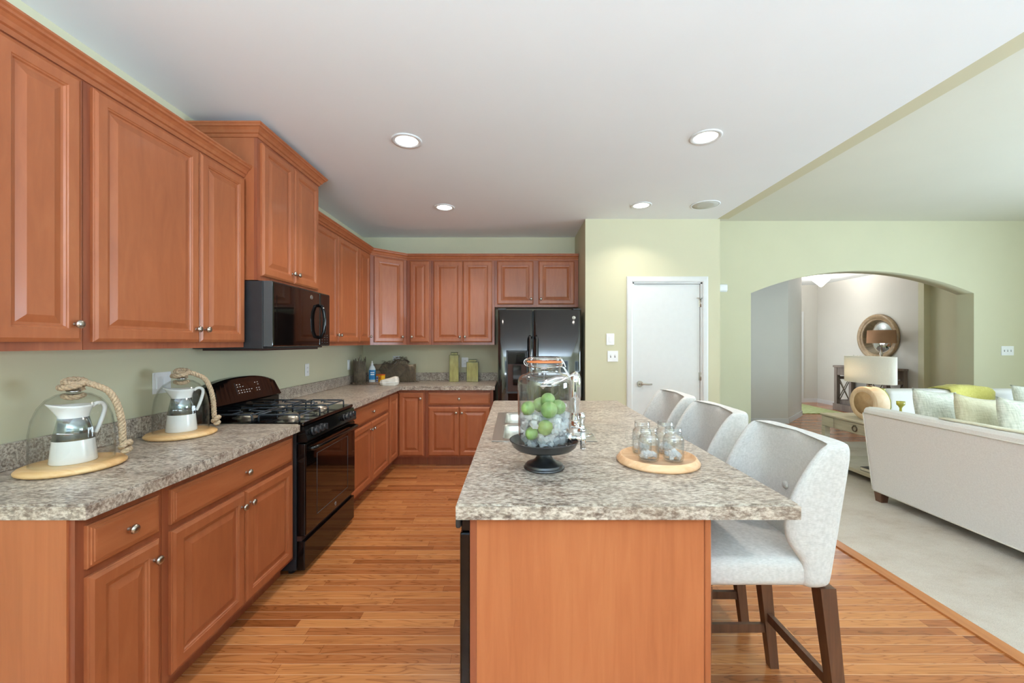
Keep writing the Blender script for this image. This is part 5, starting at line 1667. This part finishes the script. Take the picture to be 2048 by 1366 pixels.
m.tube([(-0.432, sy0 + 0.01, 0.088), (-0.432, sy1 - 0.02, 0.088)], 0.0045, 8)
m.build('piping', 'welt', bk)
bx('base', 'sofa', e, -0.249, 0.40, sy0 + 0.01, sy1 - 0.01, 0.085, 0.30, bev=0.02, seg=2)
for y0, y1 in ((sy0 + 0.0, sy0 + 0.19), (sy1 - 0.19, sy1 - 0.002)):
    m = MB(); m.box(-0.245, 0.42, y0, y1, 0.09, 0.60, bev=0.045, seg=3, smooth=True); m.build('arm', 'sofa', e)
n = 2
ww = (sy1 - 0.19 - sy0 - 0.19) / n
for k in range(n):
    y0 = sy0 + 0.19 + k * ww
    m = MB(); m.box(-0.245, 0.43, y0 + 0.004, y0 + ww - 0.004, 0.302, 0.455, bev=0.04, seg=3, smooth=True); m.build('seat_cushion', 'sofa', e)
for sx, y in ((-0.395, sy0 + 0.08), (-0.395, sy1 - 0.06), (0.36, sy0 + 0.08), (0.36, sy1 - 0.06)):
    m = MB(); m.loft([[(sx + a * 0.028, y + b * 0.028, 0.0) for a, b in ((-1, -1), (1, -1), (1, 1), (-1, 1))], [(sx + a * 0.036, y + b * 0.036, 0.09) for a, b in ((-1, -1), (1, -1), (1, 1), (-1, 1))]], smooth=False)
    m.build('leg', 'walnut', e)

def pillow_mesh(w, h, t, n=18):
    m = MB()
    def P(u, v, s):
        # u,v in -1..1; corners pulled out a little, edges drawn in
        k = (1 - abs(u) ** 2.6) * (1 - abs(v) ** 2.6)
        x = u * w / 2 * (1 - 0.07 * (1 - v * v) * abs(u))
        z = v * h / 2 * (1 - 0.07 * (1 - u * u) * abs(v))
        return (x, s * t / 2 * max(0, k) ** 0.55, z)
    for s in (-1, 1):
        g = [[m.v(P(-1 + 2 * i / n, -1 + 2 * j / n, s)) for j in range(n + 1)] for i in range(n + 1)]
        for i in range(n):
            for j in range(n):
                q = [g[i][j], g[i + 1][j], g[i + 1][j + 1], g[i][j + 1]]
                m.f(q if s < 0 else q[::-1], True)
    bmesh.ops.remove_doubles(m.bm, verts=list(m.bm.verts), dist=1e-5)
    return m
def pillow(label, mat, loc, rz, tilt, roll, w=0.5, h=0.5, t=0.17):
    m = pillow_mesh(w, h, t)
    o = m.build('throw_pillow', mat, loc=loc)
    o.rotation_euler = (tilt, roll, rz)
    return tag(o, label, 'pillow', 'throw pillows on the near sofa')
pillow('pale speckled throw pillow, leftmost on the near sofa', 'pillow_grey', (3.565, 3.39, 0.735), math.radians(16), math.radians(-14), math.radians(6), 0.56, 0.54)
pillow('sand-coloured throw pillow in the middle of the three on the near sofa', 'pillow_tan', (3.60, 3.11, 0.73), math.radians(16), math.radians(-14), math.radians(8), 0.56, 0.52)
pillow('pale speckled throw pillow, cut by the right edge of the view', 'pillow_grey', (3.63, 2.85, 0.735), math.radians(16), math.radians(-14), math.radians(6), 0.58, 0.54)
# cream knit throw over the near sofa's back
m = MB()
cols = []
for i in range(13):
    y = -0.70 + 1.15 * i / 12
    w_ = 0.004 * math.sin(i * 2.1)
    cols.append([(-0.47 + w_, y, 0.836), (-0.44, y, 0.838 + w_), (-0.41, y, 0.838), (-0.385, y, 0.834), (-0.366, y, 0.815), (-0.352, y, 0.78), (-0.345, y, 0.755)])
top = [[(x, y, z + 0.008) for x, y, z in c] for c in cols]
loops = [c + t[::-1] for c, t in zip(cols, top)]
m.loft(loops, smooth=True)
tag(m.build('throw_blanket', 'throw_cream', loc=(3.6, 2.55, CZ - 0.0075)), 'cream knit throw lying along the top of the near sofa back', 'blanket')

# far sofa facing the camera
e = thing('sofa', 'oatmeal sofa in front of the arch wall with a yellow throw on its back', 'sofa', (5.35, 4.75, CZ))
hw = 0.86
m = MB(); m.box(-hw, hw, 0.12, 0.36, 0.09, 0.82, bev=0.05, seg=4, smooth=True); m.build('back', 'sofa', e)
bx('base', 'sofa', e, -hw + 0.01, hw - 0.01, -0.52, 0.119, 0.09, 0.30, bev=0.02)
for sx in (-1, 1):
    m = MB(); m.box(sx * hw, sx * (hw - 0.19), -0.54, 0.118, 0.085, 0.56, bev=0.045, seg=3, smooth=True); m.build('arm', 'sofa', e)
    m = MB(); m.box(sx * 0.003, sx * (hw - 0.195), -0.55, 0.115, 0.302, 0.45, bev=0.04, seg=3, smooth=True); m.build('seat_cushion', 'sofa', e)
    for y in (-0.46, 0.28):
        m = MB(); m.box(sx * (hw - 0.12), sx * (hw - 0.06), y - 0.03, y + 0.03, 0, 0.0895); m.build('leg', 'walnut', e)
m = MB()
loops = []
for i in range(11):
    x = -0.14 + 0.52 * i / 10
    b = 0.03 * math.sin(PI * i / 10) + 0.008 * math.sin(i * 2.3) + (0.012 if i in (2, 3) else 0)
    line = [(x, 0.104, 0.60), (x, 0.104, 0.80), (x, 0.116, 0.826 + b), (x, 0.20, 0.832 + b), (x, 0.30, 0.830 + b * .8), (x, 0.368, 0.818), (x, 0.370, 0.60)]
    up = [(x + 0.0, y + (-0.012 if y < 0.11 else 0.012 if y > 0.36 else 0), z + (0.012 if 0.11 < y < 0.36 else 0)) for x, y, z in line]
    loops.append(line + up[::-1])
m.loft(loops, smooth=True)
tag(m.build('throw_blanket', 'throw', loc=(5.35, 4.75, CZ)), 'yellow knit throw folded over the back of the far sofa', 'blanket')
pillow2 = pillow_mesh(0.46, 0.42, 0.15)
o = pillow2.build('throw_pillow', 'pillow_grey', loc=(5.87, 4.56, 0.70))
o.rotation_euler = (math.radians(-16), math.radians(4), math.radians(-8))
tag(o, 'pale speckled pillow at the right end of the far sofa', 'pillow')

# ================================================================ SIDE TABLE, LAMP
TZ = 0.60
e = thing('side_table', 'weathered pale wood side table with drawer and low shelf behind the sofa end', 'table', (3.80, 4.16, CZ))
hx, hy = 0.325, 0.47
bx('table_top', 'weathered', e, -hx, hx, -hy, hy, TZ - 0.03, TZ - CZ, bev=0.004, seg=1)
bx('apron', 'weathered', e, -hx + 0.02, hx - 0.012, -hy + 0.012, hy - 0.012, TZ - 0.145, TZ - 0.0315)
m = MB(); m.box(-hx + 0.008, -hx + 0.0195, -0.17, 0.17, TZ - 0.14, TZ - 0.037, bev=0.002, seg=1); dw_ = m.build('drawer_front', 'weathered', e)
for y in (-hy + 0.10, hy - 0.10):
    m = MB(); m.box(-hx + 0.010, -hx + 0.0195, y - 0.085, y + 0.085, TZ - 0.14, TZ - 0.037, bev=0.002, seg=1); m.build('apron_block', 'weathered', e)
m = MB(); m.tube([(-hx + 0.002, 0.027 * math.cos(t), TZ - 0.092 + 0.027 * math.sin(t)) for t in [i * 2 * PI / 24 for i in range(24)]], 0.005, 8, closed=True); m.cyl((-hx + 0.0078, 0, TZ - 0.063), (-hx - 0.006, 0, TZ - 0.063), 0.009, n=10); m.build('ring_pull', 'bronze', dw_)
for sx in (-1, 1):
    for sy in (-1, 1):
        bx('leg', 'weathered', e, sx * (hx - 0.012), sx * (hx - 0.065), sy * (hy - 0.012), sy * (hy - 0.065), 0.0, TZ - 0.1455)
bx('shelf', 'weathered', e, -hx + 0.005, hx - 0.005, -hy + 0.005, hy - 0.005, 0.062, 0.10, bev=0.003, seg=1)
# books on the shelf
def book(label, x, y, z, rz, w, d, h, cover):
    e = thing('book', label, 'book', (x, y, z), rz, 'books on the side table shelf')
    m = MB(); m.box(-w / 2, w / 2, -d / 2, d / 2, 0, 0.003); m.box(-w / 2, w / 2, -d / 2, d / 2, h - 0.003, h); m.box(w / 2 - 0.003, w / 2, -d / 2, d / 2, 0.003, h - 0.003); m.build('cover', cover, e)
    bx('pages', 'paper', e, -w / 2 + 0.004, w / 2 - 0.0035, -d / 2 + 0.004, d / 2 - 0.004, 0.0032, h - 0.0032)
zs_ = 0.1012 + CZ
book('black book lying at the bottom of the stack on the table shelf', 3.62, 3.98, zs_, math.radians(4), 0.22, 0.29, 0.034, 'bookblack')
book('grey book lying on top of the black book on the table shelf', 3.645, 3.955, zs_ + 0.0345, math.radians(2), 0.18, 0.24, 0.032, 'bookgrey')

lx, ly, lz = 3.665, 4.20, TZ + 0.001
e = thing('table_lamp', 'table lamp with a round log-slice base and oval white shade', 'lamp', (lx, ly, lz))
r0 = 0.172
m = MB(); m.T = Matrix.Translation((0, 0, r0 + 0.004)) @ Matrix.Rotation(PI / 2, 4, 'Y')
m.lathe([(0, -0.062), (r0 * 0.66, -0.062), (r0 * 0.72, -0.066), (r0 * 0.97, -0.066), (r0, -0.060), (r0 * 1.0, 0.060), (r0 * 0.97, 0.066), (0, 0.066)], 56)
# slightly uneven outline
for v in m.bm.verts:
    a = math.atan2(v.co.z - r0 - 0.004, v.co.y)
    k = 1 + 0.012 * math.sin(3 * a) - 0.008
    v.co.y *= k; v.co.z = r0 + 0.004 + (v.co.z - r0 - 0.004) * k
b_ = min(v.co.z for v in m.bm.verts)
for v in m.bm.verts: v.co.z -= b_ - 0.0005
lb_ = m.build('log_slice', 'bark', e)
m = MB(); m.T = Matrix.Translation((-0.0625, 0, r0 + 0.002)) @ Matrix.Rotation(PI / 2, 4, 'Y')
m.lathe([(r0 * 0.68, 0), (r0 * 0.68, -0.001), (0, -0.001)], 48); m.build('heartwood', 'logface', lb_)['label'] = 'darker brown heart of the log slice'
m = MB(); m.cyl((0, 0, 2 * r0 - 0.004), (0, 0, 2 * r0 + 0.08), 0.008, n=12); m.cyl((0, 0, 2 * r0 - 0.004), (0, 0, 2 * r0 + 0.012), 0.022, n=16); m.build('stem', 'bronze', e)
m = MB()
a_, b2 = 0.275, 0.135
ring_ = lambda z, k=1.0: [(b2 * k * math.cos(2 * PI * i / 64), a_ * k * math.sin(2 * PI * i / 64), z) for i in range(64)]
zs0, zs1 = 0.385, 0.655
m.loft([ring_(zs0), ring_(zs1), ring_(zs1, 0.985), ring_(zs0, 0.985), ring_(zs0)], cap=False, smooth=True)
m.build('lamp_shade', 'shade_white', e)
m = MB(); m.cyl((0, 0, 0.43), (0, 0, 0.48), 0.014, n=12); m.lathe([(0, 0.48), (0.012, 0.482), (0.03, 0.51), (0.033, 0.53), (0.025, 0.552), (0, 0.562)], 20); m.build('bulb', 'frosted', e)
bl = bpy.data.lights.new('bulb_light', 'POINT'); bl.energy = 3.0; bl.color = (1, 0.78, 0.55); bl.shadow_soft_size = 0.03
bo = bpy.data.objects.new('bulb_light', bl); bo.parent = e; bo.location = (0, 0.08, 0.53); C.objects.link(bo)
# vase + candle cup on the table
m = MB()
prof = [(0, 0), (0.05, 0), (0.075, 0.05), (0.088, 0.12), (0.085, 0.19), (0.065, 0.25), (0.045, 0.285), (0.042, 0.30), (0.052, 0.312), (0.048, 0.312), (0.038, 0.30), (0, 0.28)]
m.lathe(prof, 48)
for v in m.bm.verts:
    a = math.atan2(v.co.y, v.co.x)
    if 0.02 < v.co.z < 0.27:
        k = 1 + 0.03 * math.cos(24 * a); v.co.x *= k; v.co.y *= k
tag(m.build('ribbed_vase', 'olive_ceramic', loc=(3.865, 4.30, lz)), 'olive green ribbed vase behind the log lamp', 'vase')
m = MB(); m.lathe([(0, 0), (0.03, 0), (0.03, 0.006), (0.012, 0.02), (0.010, 0.12), (0.02, 0.14), (0.034, 0.155), (0.036, 0.19), (0.033, 0.19), (0.028, 0.16), (0, 0.15)], 24)
tag(m.build('candle_holder', 'olive_ceramic', loc=(3.99, 4.20, lz)), 'small olive candle holder right of the log lamp', 'candle holder')

# ================================================================ HALL: console, mirror, lamp, plants, rug, light
e = thing('console_table', 'grey wood console table with crossed metal sides in the hall', 'table', (6.87, 7.90, 0))
hx, hy = 0.19, 0.60
bx('table_top', 'greywood', e, -hx - 0.015, hx, -hy - 0.02, hy + 0.02, 0.885, 0.925, bev=0.004, seg=1)
for sx in (-1, 1):
    for sy in (-1, 1):
        bx('leg', 'greywood', e, sx * hx, sx * (hx - 0.07), sy * hy, sy * (hy - 0.07), 0.135, 0.884)
bx('apron', 'greywood', e, -hx + 0.01, hx - 0.01, -hy + 0.071, hy - 0.071, 0.73, 0.884)
for sy in (-1, 1):
    bx('side_rail', 'greywood', e, -hx + 0.0705, hx - 0.0705, sy * (hy - 0.01), sy * (hy - 0.06), 0.64, 0.70)
bx('shelf', 'greywood', e, -hx + 0.01, hx - 0.01, -hy + 0.0, hy - 0.0, 0.135, 0.20) if False else None
bx('plinth', 'greywood', e, -hx - 0.015, hx, -hy - 0.02, hy + 0.02, 0.0, 0.134, bev=0.004, seg=1)
bx('shelf', 'greywood', e, -hx + 0.071, hx - 0.071, -hy + 0.071, hy - 0.071, 0.1345, 0.22)
def cross(p, q, r, s_):
    m = MB(); m.cyl(p, q, 0.008, n=8); m.cyl(r, s_, 0.008, n=8)
    m.build('cross_brace', 'bronze', e)
for y0, y1 in ((-hy + 0.07, -hy + 0.36), (hy - 0.36, hy - 0.07)):
    cross((-hx + 0.03, y0, 0.22), (-hx + 0.03, y1, 0.71), (-hx + 0.03, y1, 0.22), (-hx + 0.03, y0, 0.71))
for y in (hy - 0.395, -hy + 0.395):
    bx('leg', 'greywood', e, -hx + 0.005, -hx + 0.06, y - 0.03, y + 0.03, 0.2205, 0.729)
for y in (-hy + 0.03, hy - 0.03):
    cross((-hx + 0.07, y, 0.15), (hx - 0.07, y, 0.63), (hx - 0.07, y, 0.15), (-hx + 0.07, y, 0.63))
e = thing('round_mirror', 'round mirror in a wide bronzed wood frame above the console', 'mirror', (7.075, 7.90, 1.50))
m = MB(); m.T = Matrix.Rotation(-PI / 2, 4, 'Y')
m.lathe([(0.335, 0.002), (0.335, 0.02), (0.345, 0.034), (0.365, 0.03), (0.37, 0.038), (0.41, 0.06), (0.435, 0.055), (0.45, 0.035), (0.45, 0.002), (0.335, 0.002)], 64); m.build('frame', 'mirror_frame', e)
m = MB(); m.T = Matrix.Rotation(-PI / 2, 4, 'Y'); m.lathe([(0.334, 0.004), (0.334, 0.014), (0, 0.014)], 64); m.build('glass_pane', 'mirror', e)
e = thing('table_lamp', 'slender lamp with a tan drum shade standing on the hall console', 'lamp', (6.785, 7.52, 0.926))
m = MB(); m.lathe([(0, 0), (0.07, 0), (0.07, 0.012), (0.02, 0.02), (0.018, 0.10), (0.028, 0.13), (0.018, 0.16), (0.022, 0.24), (0.03, 0.27), (0.016, 0.30), (0.014, 0.44), (0, 0.44)], 24); m.build('base', 'nickel', e)
m = MB()
rg = lambda r, z: [(r * math.cos(2 * PI * i / 40), r * math.sin(2 * PI * i / 40), z) for i in range(40)]
m.loft([rg(0.212, 0.46), rg(0.202, 0.70), rg(0.199, 0.70), rg(0.209, 0.46), rg(0.212, 0.46)], cap=False); m.build('lamp_shade', 'shade_tan', e)
m = MB(); m.cyl((0, 0, 0.44), (0, 0, 0.53), 0.012, n=10); m.lathe([(0, 0.53), (0.012, 0.532), (0.03, 0.56), (0.033, 0.58), (0.02, 0.605), (0, 0.612)], 18); m.build('bulb', 'frosted', e)
bl = bpy.data.lights.new('bulb_light', 'POINT'); bl.energy = 45.0; bl.color = (1, 0.70, 0.45); bl.shadow_soft_size = 0.025
bo = bpy.data.objects.new('bulb_light', bl); bo.parent = e; bo.location = (0, 0, 0.575); C.objects.link(bo)
def tuft(x, y, label, seed):
    e = thing('potted_grass', label, 'plant', (x, y, 0.926), 0, 'small potted grasses on the console')
    m = MB(); m.lathe([(0, 0), (0.04, 0), (0.055, 0.10), (0.058, 0.15), (0.052, 0.15), (0.048, 0.12), (0, 0.12)], 20); m.build('pot', 'ceramic', e)
    rnd = random.Random(seed)
    m = MB()
    for i in range(46):
        a = rnd.uniform(0, 2 * PI); s_ = rnd.uniform(0.03, 0.10); h = rnd.uniform(0.05, 0.11)
        m.tube([(0.02 * math.cos(a), 0.02 * math.sin(a), 0.12), (0.5 * s_ * math.cos(a), 0.5 * s_ * math.sin(a), 0.12 + 0.7 * h), (s_ * math.cos(a), s_ * math.sin(a), 0.12 + h)], [0.005, 0.004, 0.001], 4)
    m.build('grass_blades', 'leaf', e)
tuft(6.80, 8.10, 'small potted grass on the far part of the hall console', 4)
tuft(6.86, 7.72, 'small potted grass in front of the round mirror beside the console lamp', 6)
m = MB(); m.box(5.56, 6.5, 7.95, 9.32, 0.0005, 0.012, bev=0.004, seg=1)
tag(m.build('area_rug', 'rug'), 'pale green patterned rug on the hall floor', 'rug')
e = thing('ceiling_lamp', 'square frosted glass ceiling light hanging in the hall beyond the arch', 'ceiling light', (6.22, 8.25, ZC))
m = MB(); m.lathe([(0, -0.0005), (0.06, -0.0005), (0.06, -0.02), (0.02, -0.03), (0.008, -0.035), (0.008, -0.205), (0.016, -0.208), (0.018, -0.218), (0.010, -0.226), (0, -0.228)], 24); m.build('canopy_rod', 'nickel', e)
m = MB()
sq = lambda r, z: [(sx * r * (1 if k else 0.96), sy * r * (1 if k else 0.96), z) for sx, sy, k in ((1, -0.8, 0), (1, 0.8, 0), (0.8, 1, 0), (-0.8, 1, 0), (-1, 0.8, 0), (-1, -0.8, 0), (-0.8, -1, 0), (0.8, -1, 0))]
m.loft([sq(0.022, -0.205), sq(0.062, -0.150), sq(0.122, -0.075), sq(0.118, -0.073), sq(0.058, -0.144), sq(0.02, -0.199)], cap=False, smooth=False); m.build('glass_bowl', 'frosted', e)
pl = bpy.data.lights.new('lamp', 'POINT'); pl.energy = 75; pl.color = (1, 0.96, 0.9); pl.shadow_soft_size = 0.1
po = bpy.data.objects.new('lamp', pl); po.parent = e; po.location = (0, 0, -0.12); C.objects.link(po)
